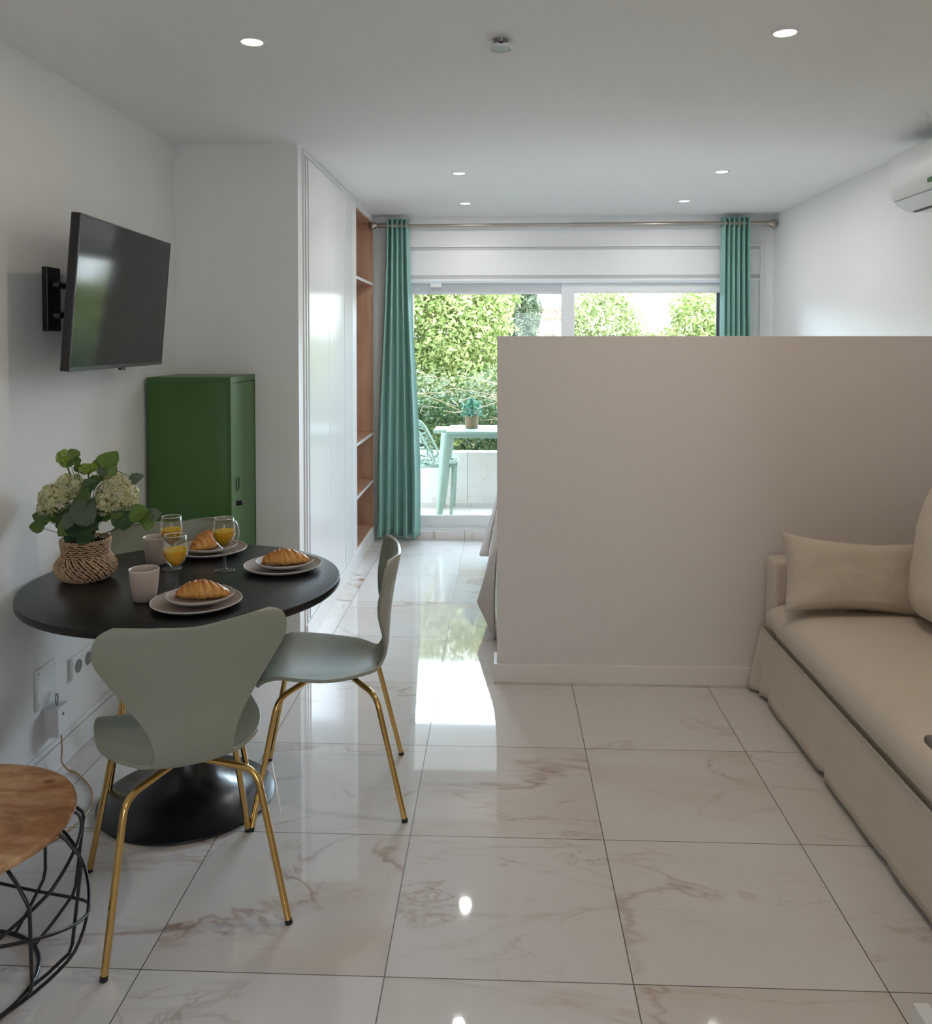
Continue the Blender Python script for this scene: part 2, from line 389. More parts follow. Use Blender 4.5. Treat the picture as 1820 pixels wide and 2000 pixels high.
def catmull(pts, sub=8, closed=False):
    P = [Vector(p) for p in pts]; out = []; n = len(P)
    rng = range(n) if closed else range(n-1)
    for i in rng:
        if closed: p0, p1, p2, p3 = P[(i-1) % n], P[i], P[(i+1) % n], P[(i+2) % n]
        else: p0, p1, p2, p3 = P[max(i-1, 0)], P[i], P[i+1], P[min(i+2, n-1)]
        for k in range(sub):
            t = k/sub
            out.append(0.5*((2*p1)+(-p0+p2)*t+(2*p0-5*p1+4*p2-p3)*t*t+(-p0+3*p1-3*p2+p3)*t**3))
    if not closed: out.append(P[-1])
    return out
def tube_bm(bm, path, rad, n=10, closed=False, caps=True):
    path = [Vector(p) for p in path]; m = len(path)
    R = rad if hasattr(rad, '__len__') else [rad]*m
    tang = []
    for i in range(m):
        a = path[(i-1) % m] if (closed or i > 0) else path[i]
        b = path[(i+1) % m] if (closed or i < m-1) else path[i]
        t = b-a; tang.append(t.normalized() if t.length > 1e-9 else Vector((0, 0, 1)))
    ref = Vector((0, 0, 1)) if abs(tang[0].z) < 0.9 else Vector((1, 0, 0))
    nrm = (ref-tang[0]*ref.dot(tang[0])).normalized(); rings = []
    for i in range(m):
        nrm = (nrm-tang[i]*nrm.dot(tang[i]))
        nrm = nrm.normalized() if nrm.length > 1e-6 else tang[i].orthogonal().normalized()
        bn = tang[i].cross(nrm)
        rings.append([bm.verts.new(path[i]+R[i]*(math.cos(2*PI*k/n)*nrm+math.sin(2*PI*k/n)*bn)) for k in range(n)])
    rr = range(m) if closed else range(m-1)
    for i in rr:
        a, b = rings[i], rings[(i+1) % m]
        for k in range(n): bm.faces.new((a[k], a[(k+1) % n], b[(k+1) % n], b[k]))
    if caps and not closed:
        bm.faces.new(list(reversed(rings[0]))); bm.faces.new(rings[-1])
def tube(name, path, rad, mat, parent=None, n=10, closed=False):
    bm = bmesh.new(); tube_bm(bm, path, rad, n, closed)
    return link(name, bm, mat, parent, angle=50)
def grid_bm(bm, fn, nu, nv, closeu=False):
    g = [[bm.verts.new(fn(i/(nu if closeu else nu-1), j/(nv-1))) for j in range(nv)] for i in range(nu)]
    for i in range(nu if closeu else nu-1):
        for j in range(nv-1):
            bm.faces.new((g[i][j], g[(i+1) % nu][j], g[(i+1) % nu][j+1], g[i][j+1]))
    return g
def mod_solid(o, th, offset=0.0):
    m = o.modifiers.new('solid', 'SOLIDIFY'); m.thickness = th; m.offset = offset; return o
def mod_sub(o, lv=1):
    m = o.modifiers.new('sub', 'SUBSURF'); m.levels = lv; m.render_levels = lv; return o
def struct(o, label=None): o['kind'] = 'structure'; return o
def smooth01(t): t = max(0, min(1, t)); return t*t*(3-2*t)
def lerp(a, b, t): return a+(b-a)*t

# ------------------------------------------------------------ room shell
XL, XR, YF, YB, ZC = -1.60, 2.07, 6.70, -2.2, 2.50
struct(box('floor', XL-0.2, XR+0.2, YB-0.2, 6.98, -0.12, 0.0, M['marble']))
struct(box('ceiling', XL-0.2, XR+0.2, YB-0.2, 6.98, ZC, ZC+0.25, M['ceiling']))
struct(box('wall_left', XL-0.2, XL, YB-0.2, 6.98, 0, ZC, M['wall']))
struct(box('wall_right', XR, XR+0.2, YB-0.2, 6.98, 0, ZC, M['wall']))
OX0, OX1, OZ1 = -0.745, 1.93, 2.245
struct(boxes('wall_far', [(XL, OX0, YF, 6.98, 0, ZC), (OX1, XR, YF, 6.98, 0, ZC), (OX0, OX1, YF, 6.98, OZ1, ZC)], M['wall']))
struct(boxes('wall_rear', [(XL, 0.2, YB-0.2, YB, 0, ZC), (1.3, XR, YB-0.2, YB, 0, ZC), (0.2, 1.3, YB-0.2, YB, 2.1, ZC), (0.2, 1.3, YB-0.2, YB, 0, 0.9)], M['wall']))
wr = box('window_2', 0.2, 1.3, YB-0.12, YB-0.11, 0.9, 2.1, M['pane']); struct(wr)
boxes('window_frame', [(0.2, 0.25, YB-0.15, YB-0.07, 0.9, 2.1), (1.25, 1.3, YB-0.15, YB-0.07, 0.9, 2.1), (0.25, 1.25, YB-0.15, YB-0.07, 2.05, 2.1), (0.25, 1.25, YB-0.15, YB-0.07, 0.9, 0.95)], M['alu'], wr)
# half-height partition and its skirting
struct(box('wall_partition', -0.018, XR, 3.87, 3.99, 0, 1.562, M['greige'], bevel=0.002))
def skirt(name, x0, x1, y0, y1, h=0.085, b=0.003):
    return struct(box(name, x0, x1, y0, y1, 0.0, h, M['satin'] if 'partition' not in name else M['greige_trim'], bevel=b))
skirt('baseboard_partition', -0.032, XR, 3.855, 4.004)
skirt('baseboard_left', XL, XL+0.016, YB, 4.20, 0.09)
skirt('baseboard_right', XR-0.016, XR, 1.9, 6.7)
struct(box('trim_1', XL, XL+0.012, YB, 4.20, 0.094, 0.112, M['satin'], bevel=0.002))
# wall pier that closes the wardrobe, and the wall end beside the sofa
struct(box('wall_pier', XL, -0.992, 4.20, 4.30, 0, ZC, M['wall']))
struct(box('wall_return', 0.943, XR, 0.6, 1.885, 0, ZC, M['greige']))
struct(box('baseboard_return', 0.908, 0.943, 0.6, 1.90, 0, 0.085, M['satin'], bevel=0.003))
kn = empty('bar_handle', (0.943, 1.75, 0.695), 0, 'dark round bar handle fixed to the wall end beside the sofa', 'handle')
tube('bar', [(-0.034, 0.105, 0), (-0.034, 0.098, 0), (-0.034, -0.10, 0)], [0.008, 0.0115, 0.0115], M['taupe'], kn, 18)
for yy in (0.06, -0.06): tube('mount', [(-0.034, yy, 0), (0.0, yy, 0)], 0.006, M['taupe'], kn, 10)

# door track frame, glazing, shutter box (balcony door)
d = empty('door_1', (0.5, 6.8, 0)); d['kind'] = 'structure'
def dp(name, lst, mat, bevel=0.003):
    o = boxes(name, [(a-0.5, b-0.5, c-6.8, e-6.8, f, g) for a, b, c, e, f, g in lst], mat, d, bevel); return o
dp('shutter_box', [(OX0-0.0, 1.985, 6.685, 6.86, 2.045, 2.24)], M['alu'])
dp('shutter_box_trim', [(OX0, 1.985, 6.668, 6.70, 2.262, 2.275), (1.965, 1.99, 6.676, 6.70, 0.0, 2.262), (OX0, 1.985, 6.68, 6.70, 2.0, 2.018)], M['satin'])
dp('shutter_box_groove', [(OX0, 1.965, 6.684, 6.70, 2.238, 2.262), (OX0, 1.965, 6.69, 6.70, 2.018, 2.048)], plain('pale_grey_trim', (0.50, 0.51, 0.52), 0.5), 0.0)
dp('door_frame', [(OX0, -0.722, 6.70, 6.86, 0.065, 2.0), (1.90, OX1, 6.70, 6.86, 0.065, 2.0), (-0.722, 1.90, 6.72, 6.86, 1.985, 2.01), (-0.722, 1.90, 6.70, 6.86, 0.045, 0.075)], M['alu'])
dp('sash', [(-0.722, -0.690, 6.79, 6.83, 0.075, 1.985), (0.47, 0.50, 6.79, 6.83, 0.075, 1.985), (-0.690, 0.47, 6.79, 6.83, 1.905, 1.985), (-0.690, 0.47, 6.79, 6.83, 0.075, 0.158)], M['alu'])
dp('sash', [(0.465, 0.567, 6.735, 6.775, 0.075, 1.985), (1.70, 1.90, 6.735, 6.775, 0.075, 1.985), (0.567, 1.70, 6.735, 6.775, 1.91, 1.985), (0.567, 1.70, 6.735, 6.775, 0.075, 0.158)], M['alu'])
dp('gasket', [(1.655, 1.70, 6.74, 6.77, 0.158, 1.91)], plain('grey_gasket', (0.10, 0.10, 0.11), 0.5))
dp('glass_pane', [(-0.690, 0.47, 6.808, 6.812, 0.158, 1.905)], M['pane'], 0)
dp('glass_pane', [(0.567, 1.655, 6.753, 6.757, 0.158, 1.91)], M['pane'], 0)
dp('latch', [(-0.551, -0.464, 6.70, 6.735, 1.955, 1.985)], M['plastic'])
struct(box('trim_2', OX0, OX1, 6.66, 6.98, 0.0, 0.062, M['marble'], bevel=0.002))

# ------------------------------------------------------------ wardrobe with open oak shelves
w = empty('built_in_wardrobe', (-0.985, 4.30, 0), 0, 'tall white lacquered built-in wardrobe with open oak shelves beside the balcony door', 'wardrobe')
def wp(name, lst, mat, bevel=0.001, parent=None):
    return boxes(name, [(a+0.985, b+0.985, c-4.30, e-4.30, f, g) for a, b, c, e, f, g in lst], mat, parent or w, bevel)
wp('plinth', [(-1.58, -0.975, 4.302, 6.695, 0.0, 0.098)], M['satin'])
wp('filler_strip', [(-1.02, -0.985, 4.302, 4.320, 0.10, 2.47), (-1.02, -0.985, 4.356, 4.380, 0.10, 2.47)], M['satin'])
wp('carcass', [(-1.58, -1.03, 4.302, 5.70, 0.10, 2.495)], M['gap_shade'], 0)  # coloured dark to paint the shade in the grooves between the fronts
wp('top_rail', [(-1.02, -0.985, 4.302, 6.695, 2.472, 2.498)], M['satin'])
for a, b in ((4.412, 4.925), (4.929, 5.40), (5.404, 5.69)):
    wp('door_panel', [(-1.018, -0.985 if a < 5.4 else -0.982, a, b, 0.106, 2.468)], M['lacquer'], 0.0012)
# shelf unit
wp('shelf_frame', [(-1.5, -0.985, 5.705, 5.86, 0.10, 2.472), (-1.5, -0.985, 6.655, 6.695, 0.10, 2.472), (-1.02, -0.985, 5.86, 6.655, 2.452, 2.472), (-1.02, -0.985, 5.86, 6.655, 0.098, 0.112)], M['satin'])
wp('back_panel', [(-1.50, -1.485, 5.86, 6.655, 0.10, 2.46)], M['oak'], 0)
wp('side_lining', [(-1.485, -0.99, 5.8605, 5.872, 0.11, 2.452), (-1.485, -0.99, 6.643, 6.6545, 0.11, 2.452), (-1.485, -0.99, 5.872, 6.643, 2.440, 2.452), (-1.485, -0.99, 5.872, 6.643, 0.10, 0.114)], M['oak'], 0)
for z in (1.975, 0.825, 0.458):
    s = wp('shelf', [(-1.485, -0.992, 5.872, 6.643, z-0.009, z+0.009)], M['oak'], 0)
    wp('edge_band', [(-0.992, -0.988, 5.872, 6.643, z-0.010, z+0.010)], M['satin'], 0, s)
rl = tube('hanging_rail', [(-1.24+0.985, 5.873-4.30, 1.90), (-1.24+0.985, 6.642-4.30, 1.90)], 0.0125, M['chrome'], w, 14)

# ------------------------------------------------------------ ceiling fittings
LIGHTS = [(-0.799, 2.771, 1, 'round ceiling downlight above the dining table'), (0.880, 2.756, 1, 'round ceiling downlight above the sofa side of the room'),
          (-0.244, 4.972, 0, 'ceiling downlight of the inner row on the wardrobe side'), (-0.252, 6.06, 0, 'ceiling downlight next to the curtain rod, wardrobe side'),
          (1.247, 4.985, 0, 'ceiling downlight of the inner row on the bare wall side'), (1.251, 6.01, 0, 'ceiling downlight next to the curtain rod, bare wall side')]
for i, (x, y, warm, lab) in enumerate(LIGHTS):
    e = empty('downlight', (x, y, ZC), 0, lab, 'ceiling light', 'recessed ceiling downlights')
    lathe('bezel', [(0.033, -0.001), (0.036, -0.004), (0.043, -0.004), (0.045, 0.0)], M['satin'], e, 40)
    lathe('lamp_lens', [(0.0, -0.0025), (0.034, -0.0025)], M['lampw'] if warm else M['lampc'], e, 40)
    l = bpy.data.lights.new('lamp_glow', 'AREA'); l.shape = 'DISK'; l.size = 0.06; l.energy = (1.4 if x < 0 else 6.0) if warm else 4.2
    l.color = (1.0, 0.83, 0.64) if warm else (1, 0.98, 0.96)
    lo = bpy.data.objects.new('lamp_glow', l); COL.objects.link(lo); lo.parent = e; lo.location = (0, 0, -0.006)
sd = empty('smoke_detector', (-0.002, 2.79, ZC), 0, 'small round smoke detector on the ceiling between the two nearer downlights', 'smoke detector')
lathe('housing', [(0.0, 0.0), (0.024, 0.0), (0.022, -0.012), (0.031, -0.018), (0.033, -0.028), (0.0, -0.030)], M['silver'], sd, 36)
lathe('cover_rim', [(0.031, -0.0165), (0.035, -0.019), (0.035, -0.025), (0.033, -0.029)], M['plastic'], sd, 36)
box('sensor_slot', -0.007, 0.007, -0.036, -0.024, -0.022, -0.016, M['black'], sd)

# ------------------------------------------------------------ air conditioner
ac = empty('air_conditioner', (XR, 3.80, 2.16), 0, 'white wall-mounted air conditioner high on the bare wall', 'air conditioner')
prof = [(0.0, 0.0), (-0.09, -0.002), (-0.125, 0.006), (-0.165, 0.028), (-0.187, 0.055), (-0.197, 0.10), (-0.20, 0.18), (-0.198, 0.262), (-0.190, 0.268), (0.0, 0.268)]
bm = bmesh.new()
A = [bm.verts.new((x, -0.47, z)) for x, z in prof]; B = [bm.verts.new((x, 0.47, z)) for x, z in prof]
n = len(prof)
for i in range(n): bm.faces.new((A[i], A[(i+1) % n], B[(i+1) % n], B[i]))
bm.faces.new(list(reversed(A))); bm.faces.new(B)
link('body', bm, M['plastic'], ac, angle=30)
box('air_flap', -0.165, -0.105, -0.44, 0.43, -0.004, 0.0, M['plastic'], ac).rotation_euler = (0, 0.32, 0)
boxes('outlet_gap', [(-0.103, -0.085, -0.44, 0.44, -0.0045, 0.002)], M['gap_shade'], ac)
boxes('panel_seam', [(-0.1885, -0.180, -0.45, 0.45, 0.046, 0.0485)], plain('seam_grey', (0.35, 0.35, 0.35), 0.5), ac)
# small green marking near the lower edge
bm = bmesh.new()
for k, (y0, w_) in enumerate(((0.105, 0.016), (0.082, 0.014), (0.060, 0.016))):
    add_box(bm, -0.1995, -0.192, y0-w_, y0, 0.078, 0.082); add_box(bm, -0.1995, -0.192, y0-w_, y0, 0.094, 0.098)
    add_box(bm, -0.1995, -0.192, y0-0.004, y0, 0.078, 0.098)
link('energy_mark', bm, M['greenmark'], ac)

# ------------------------------------------------------------ curtain rod and curtains
r = empty('curtain_rod', (0.525, 6.60, 2.42), 0, 'brushed steel curtain rod with ball finials spanning the balcony door', 'curtain rod')
tube('pole', [(-1.48, 0, -0.004), (0.0, 0, 0.0)], 0.0125, M['chrome'], r, 16)
tube('pole', [(0.0, 0, 0.0), (1.48, 0, 0.004)], 0.0155, M['chrome'], r, 16)
for s in (-1, 1):
    bm = bmesh.new(); lathe_bm(bm, [(0.0, 0.0), (0.017, 0.0), (0.017, 0.03), (0.021, 0.034), (0.021, 0.05), (0.013, 0.056), (0.016, 0.062), (0.028, 0.075), (0.034, 0.095), (0.028, 0.117), (0.0, 0.128)], 24)
    f = link('finial', bm, M['chrome'], r, angle=40); f.rotation_euler = (0, s*PI/2, 0); f.location = (s*1.415, 0, 0)
    bm = bmesh.new(); tube_bm(bm, [(s*1.33, 0, 0), (s*1.33, 0.095, -0.012)], 0.009, 12); add_box(bm, s*1.33-0.02, s*1.33+0.02, 0.092, 0.098, -0.045, 0.03, 0.002)
    tube_bm(bm, [(s*1.33-0.012, 0, -0.001), (s*1.33+0.012, 0, -0.001)], 0.019, 16)
    link('bracket', bm, M['chrome'], r, angle=40)
def curtain(label, xt0, xt1, xb0, xb1, nf, seed, zb=0.035):
    rnd = random.Random(seed); ph = rnd.random()*6
    e = empty('curtain', ((xt0+xt1)/2, 6.60, 0), 0, label, 'curtain', 'teal curtains on the steel rod')
    cx = (xt0+xt1)/2
    offs = [rnd.uniform(-0.6, 0.6) for _ in range(16)]
    def fn(u, v):
        z = lerp(2.468, zb, v)
        a, b = lerp(xt0, xb0, smooth01(v*1.15)*0.9+v*0.1), lerp(xt1, xb1, smooth01(v*1.15)*0.9+v*0.1)
        uu = u+0.012*math.sin(6*v+9*u+ph)*v
        amp = lerp(0.045, 0.072, v)*(0.75+0.25*math.sin(5*u+ph+2*v))
        x = lerp(a, b, uu)+0.008*math.sin(2*PI*nf*u*2+ph)*v
        y = amp*math.cos(2*PI*nf*u)+0.010*math.sin(3.3*v+7*u+ph)*v-0.012*v
        if v > 0.97: z += 0.006*math.sin(2*PI*nf*u*0.5+ph)
        return (x-cx, y, z)
    bm = bmesh.new(); grid_bm(bm, fn, 150, 40)
    o = link('curtain_panel', bm, M['curtain'], e, smooth=True); mod_solid(o, 0.0025)
    # eyelets where the cloth crosses the rod
    bm = bmesh.new()
    for k in range(nf*2):
        u = (k+0.5)/(2*nf); px = lerp(xt0, xt1, u)-cx
        pts = [(px+0.001, 0.024*math.cos(a), 2.42+0.024*math.sin(a)) for a in [2*PI*q/20 for q in range(20)]]
        tube_bm(bm, pts, 0.004, 8, True)
    link('eyelets', bm, M['chrome'], e, smooth=True)
    return e
curtain('long teal curtain gathered beside the wardrobe, reaching the floor', -0.885, -0.705, -0.965, -0.630, 5, 3)
curtain('teal curtain on the bare wall side, its lower part behind the partition', 1.655, 1.870, 1.650, 1.895, 6, 11)

# ------------------------------------------------------------ television
tv = empty('television', (-1.407, 3.20, 1.698), 0, 'black flat television tilted down on a wall arm', 'television')
TW, TH = 0.90, 0.5175
tp = empty('panel_pivot'); bpy.data.objects.remove(tp)
rotm = Matrix.Rotation(math.radians(93.4), 4, 'Z') @ Matrix.Rotation(math.radians(4.9), 4, 'X')
tv.matrix_world = Matrix.Translation((-1.407, 3.20, 1.698)) @ rotm
# local: x along width, y = behind, z up; the screen faces -y
box('screen', -TW/2+0.006, TW/2-0.006, -0.001, 0.004, -TH/2+0.014, TH/2-0.006, M['screen'], tv)
bm = bmesh.new()
add_box(bm, -TW/2, TW/2, 0.001, 0.030, -TH/2, TH/2, 0.003)
add_box(bm, -TW/2+0.08, TW/2-0.08, 0.030, 0.062, -TH/2+0.03, TH/2-0.14, 0.01)
link('casing', bm, M['bezel'], tv, angle=40)
boxes('bezel', [(-TW/2, TW/2, -0.002, 0.002, -TH/2, -TH/2+0.014), (-TW/2, TW/2, -0.002, 0.002, TH/2-0.005, TH/2), (-TW/2, -TW/2+0.005, -0.002, 0.002, -TH/2, TH/2), (TW/2-0.005, TW/2, -0.002, 0.002, -TH/2, TH/2)], plain('dark_grey_bezel', (0.06, 0.06, 0.062), 0.22), tv, 0.0006)
box('receiver_eye', 0.0, 0.045, 0.0, 0.012, -TH/2-0.010, -TH/2, M['black'], tv, 0.002)
br = empty('tv_wall_bracket', (XL, 3.0, 1.69), 0, 'black steel swing arm bracket behind the television', 'bracket')
boxes('wall_plate', [(0.001, 0.022, -0.045, 0.045, -0.115, 0.11)], M['black'], br, 0.003)
bm = bmesh.new()
tube_bm(bm, [(0.02, 0, -0.06), (0.03, 0.0, -0.06), (0.055, 0.12, -0.05), (0.085, 0.20, -0.03)], 0.012, 8)
tube_bm(bm, [(0.02, 0, 0.05), (0.03, 0.0, 0.05), (0.055, 0.12, 0.04), (0.085, 0.20, 0.02)], 0.012, 8)
add_box(bm, 0.083, 0.108, 0.08, 0.32, -0.08, 0.08, 0.003)
link('arm', bm, M['black'], br, angle=40)

# ------------------------------------------------------------ green locker
lk = empty('metal_locker', (-1.21, 3.80, 0), 0, 'green metal locker cabinet standing in the corner behind the dining table', 'locker')
LX, LY, LH = -0.372, 0.385, 1.378
bm = bmesh.new(); add_box(bm, LX, -0.003, 0.001, LY, 0.03, LH, 0.003)
link('cabinet_body', bm, M['locker_green'], lk, angle=40)
boxes('top_rim', [(LX-0.001, 0.0, -0.001, 0.001, LH-0.022, LH-0.0005), (LX-0.001, 0.0, -0.0012, 0.001, 0.03, 0.05), (-0.012, 0.0, -0.0012, 0.001, 0.05, LH-0.022)], M['locker_green'], lk, 0)
boxes('face_frame', [(-0.003, 0.006, 0.0, 0.020, 0.03, LH), (-0.003, 0.006, LY-0.010, LY, 0.03, LH), (-0.003, 0.006, 0.020, LY-0.010, LH-0.026, LH), (-0.003, 0.006, 0.02, LY-0.01, 0.03, 0.05)], M['locker_green'], lk, 0.001)
dr = box('locker_door', -0.002, 0.004, 0.024, LY-0.013, 0.054, LH-0.031, M['locker_green'], lk, 0.001)
bm = bmesh.new()
add_box(bm, 0.004, 0.007, 0.075, 0.080, 0.86, 0.915); add_box(bm, 0.004, 0.007, 0.112, 0.117, 0.86, 0.915); add_box(bm, 0.004, 0.007, 0.075, 0.117, 0.858, 0.864)
link('label_holder', bm, plain('label_frame_dark', (0.01, 0.02, 0.01), 0.4), dr)
bm = bmesh.new(); tube_bm(bm, [(0.003, 0.085, 0.80), (0.028, 0.085, 0.80)], 0.011, 16); add_box(bm, 0.020, 0.030, 0.083, 0.125, 0.792, 0.808, 0.003)
link('door_handle', bm, M['black'], dr, angle=40)
lathe('lock_collar', [(0.0, 0.004), (0.013, 0.004), (0.014, 0.0), (0.0, 0.0)], M['chrome'], dr, 20).matrix_local = Matrix.Translation((0.004, 0.060, 0.80)) @ Matrix.Rotation(PI/2, 4, 'Y')
for sx in (-1, 1):
    for sy in (0, 1):
        box('foot', (LX+0.01 if sx < 0 else -0.05), (LX+0.05 if sx < 0 else -0.01), 0.01+sy*(LY-0.06), 0.05+sy*(LY-0.06), 0.0, 0.03, M['locker_green'], lk, 0.002)

# ------------------------------------------------------------ electrical fittings on the left wall
so = empty('wall_socket', (XL, 3.19, 0.32), 0, 'white double power socket on the wall under the table edge', 'socket')
box('cover_plate', 0.0, 0.014, -0.082, 0.082, -0.041, 0.041, M['plastic'], so, 0.003)
for yy in (-0.038, 0.040):
    bm = bmesh.new(); lathe_bm(bm, [(0.0, 0.0146), (0.0215, 0.0146), (0.0225, 0.0158), (0.0245, 0.0158), (0.0245, 0.012)], 28)
    o = link('outlet', bm, plain('socket_recess_grey', (0.22, 0.21, 0.20), 0.5), so, angle=40); o.rotation_euler = (0, PI/2, 0); o.location = (0, yy, 0)
bp = empty('blank_plate', (XL, 2.937, 0.335), 0, 'flat square white cover plate on the wall above the adapter', 'cover plate')
box('plate', 0.0, 0.009, -0.062, 0.062, -0.072, 0.072, M['plastic'], bp, 0.002)
for sy in (-1, 1):
    for sz in (-1, 1): tube('screw', [(0.0085, sy*0.05, sz*0.055), (0.0105, sy*0.05, sz*0.055)], 0.0035, M['chrome'], bp, 10)
ad = empty('power_adapter', (XL, 2.962, 0.205), 0, 'boxy white power adapter on the wall with a golden cable', 'adapter')
box('casing', 0.0, 0.052, -0.038, 0.038, -0.055, 0.047, M['plastic'], ad, 0.003)
tube('hanging_loop', catmull([(0.03, -0.004, 0.045), (0.03, -0.009, 0.075), (0.03, 0.0, 0.088), (0.03, 0.008, 0.075), (0.03, 0.003, 0.045)], 6), 0.0022, M['silver'], ad, 8)
box('indicator', 0.0518, 0.054, -0.003, 0.003, 0.012, 0.022, M['black'], ad)
pts = [(-1.55, 2.95, 0.15), (-1.548, 2.95, 0.10), (-1.555, 2.96, 0.05), (-1.545, 2.985, 0.008), (-1.506, 2.971, 0.004), (-1.412, 2.876, 0.004), (-1.369, 2.80, 0.004), (-1.345, 2.71, 0.004), (-1.36, 2.60, 0.004), (-1.41, 2.49, 0.004), (-1.45, 2.38, 0.004), (-1.50, 2.20, 0.004), (-1.56, 2.0, 0.004)]
c = tube('power_cable', catmull(pts, 8), 0.0028, M['cable'], None, 8)
tag(c, 'thin golden cable running from the wall adapter along the floor behind the side table', 'cable')

# ------------------------------------------------------------ dining table
TC = (-1.056, 2.832)
t_ = empty('dining_table', (TC[0], TC[1], 0), 0, 'round black pedestal dining table laid for breakfast', 'table')
lathe('table_top', [(0.0, 0.7135), (0.500, 0.7135), (0.5095, 0.7155), (0.5125, 0.720), (0.5125, 0.7355), (0.5110, 0.7390), (0.5075, 0.740), (0.0, 0.740)], M['tabletop'], t_, 128)
lathe('pedestal', [(0.0, 0.0), (0.283, 0.0), (0.287, 0.004), (0.286, 0.010), (0.272, 0.015), (0.235, 0.023), (0.19, 0.036), (0.145, 0.056), (0.108, 0.088), (0.080, 0.135), (0.060, 0.20), (0.048, 0.29), (0.044, 0.40), (0.048, 0.50), (0.062, 0.60), (0.09, 0.67), (0.13, 0.703), (0.16, 0.7134), (0.0, 0.7134)], M['pedestal'], t_, 96)

# ------------------------------------------------------------ dining chairs
def make_chair():
    root = empty('dining_chair')
    # side profile (forward y, z) from the front edge of the seat to the top of the back
    prof = [(0.232, 0.428), (0.215, 0.440), (0.16, 0.447), (0.08, 0.440), (0.0, 0.432), (-0.08, 0.430), (-0.138, 0.438), (-0.172, 0.462), (-0.188, 0.502), (-0.193, 0.56), (-0.198, 0.63), (-0.208, 0.70), (-0.219, 0.76), (-0.230, 0.815), (-0.234, 0.834)]
    wid = [0.145, 0.182, 0.213, 0.221, 0.214, 0.182, 0.135, 0.104, 0.099, 0.118, 0.163, 0.210, 0.240, 0.231, 0.190]
    P = catmull([(0, a, b) for a, b in prof], 8); Wd = [p.x for p in catmull([(q, 0, 0) for q in wid], 8)]
    N = len(P)
    def samp(arr, s):
        s = max(0, min(1, s))*(N-1); i = min(int(s), N-2); f = s-i
        return arr[i]*(1-f)+arr[i+1]*f
    nu, nv = 33, 85
    bm = bmesh.new()
    def fn(u, t):
        v = 2*u-1
        smax = 1.0-0.052*(1-smooth01(abs(v)/0.80))      # saddle in the top edge
        s = smax*t
        # even out rounding at front edge
        p = samp(P, s); hw = samp(Wd, s)
        x = v*hw
        y, z = p.y, p.z
        seatness = 1-smooth01((s-0.36)/0.16)
        backness = smooth01((s-0.55)/0.25)
        # seat edges dip and roll, back lobes curl forward
        z += seatness*(0.034*(abs(v)**2.3)*smooth01(s/0.16)-0.006*(abs(v)**8))
        y += backness*(0.048*abs(v)**2)
        neck = math.exp(-((s-0.52)/0.09)**2)
        y += neck*0.010*abs(v)**2
        return (x, y, z)
    grid_bm(bm, fn, nu, nv)
    sh = link('seat_shell', bm, M['shell'], root, smooth=True)
    mod_solid(sh, 0.011); bv = sh.modifiers.new('bev', 'BEVEL'); bv.width = 0.004; bv.segments = 3; bv.limit_method = 'ANGLE'; bv.angle_limit = math.radians(50)
    # hub plate beneath the seat
    bm = bmesh.new(); add_box(bm, -0.07, 0.07, -0.08, 0.08, 0.412, 0.421, 0.004)
    tube_bm(bm, [(0, -0.06, 0.414), (0, 0.06, 0.414)], 0.010, 10)
    link('mounting_plate', bm, M['black'], root, angle=40)
    for sx, sy, bx, by, fx, fy in ((-1, -1, 0.165, 0.150, 0.2255, 0.240), (1, -1, 0.165, 0.150, 0.2255, 0.240), (-1, 1, 0.165, 0.165, 0.228, 0.240), (1, 1, 0.165, 0.165, 0.228, 0.240)):
        a = Vector((sx*0.02, sy*0.05, 0.410)); b = Vector((sx*bx, sy*by, 0.388)); c = Vector((sx*fx, sy*fy, 0.010))
        d1 = (a-b).normalized(); d2 = (c-b).normalized(); rr = 0.045
        path = [a, b+d1*rr*1.5]
        for k in range(0, 9):
            q = k/8; p = (1-q)**2*(b+d1*rr)+2*q*(1-q)*b+q*q*(b+d2*rr); path.append(p)
        path += [b+d2*rr*1.5, c]
        lg = tube('leg', path, 0.0092, M['gold'], root, 14)
        tube('foot_cap', [c+Vector((0, 0, 0.002)), Vector((sx*(fx+0.0015), sy*(fy+0.0015), 0.0))], 0.0098, M['rubber'], lg, 12)
    return root
chair = make_chair()
def heading(dx, dy): return math.atan2(dy, dx)-PI/2
CH = [((-0.875, 2.32), heading(-0.49, 0.872), 'sage green dining chair with gold legs seen from behind, in front of the table'),
      ((-0.577, 2.905), heading(-0.990, -0.140), 'sage green dining chair pulled out sideways on the aisle side of the table'),
      ((-1.207, 3.15), heading(0.37, -0.93), 'sage green dining chair on the far side of the table by the green locker')]
for i, (p, a, lab) in enumerate(CH):
    o = chair if i == 0 else copy_tree(chair)
    o.location = (p[0], p[1], 0); o.rotation_euler = (0, 0, a)
    o['label'] = lab; o['category'] = 'chair'; o['group'] = 'dining chairs around the round table'

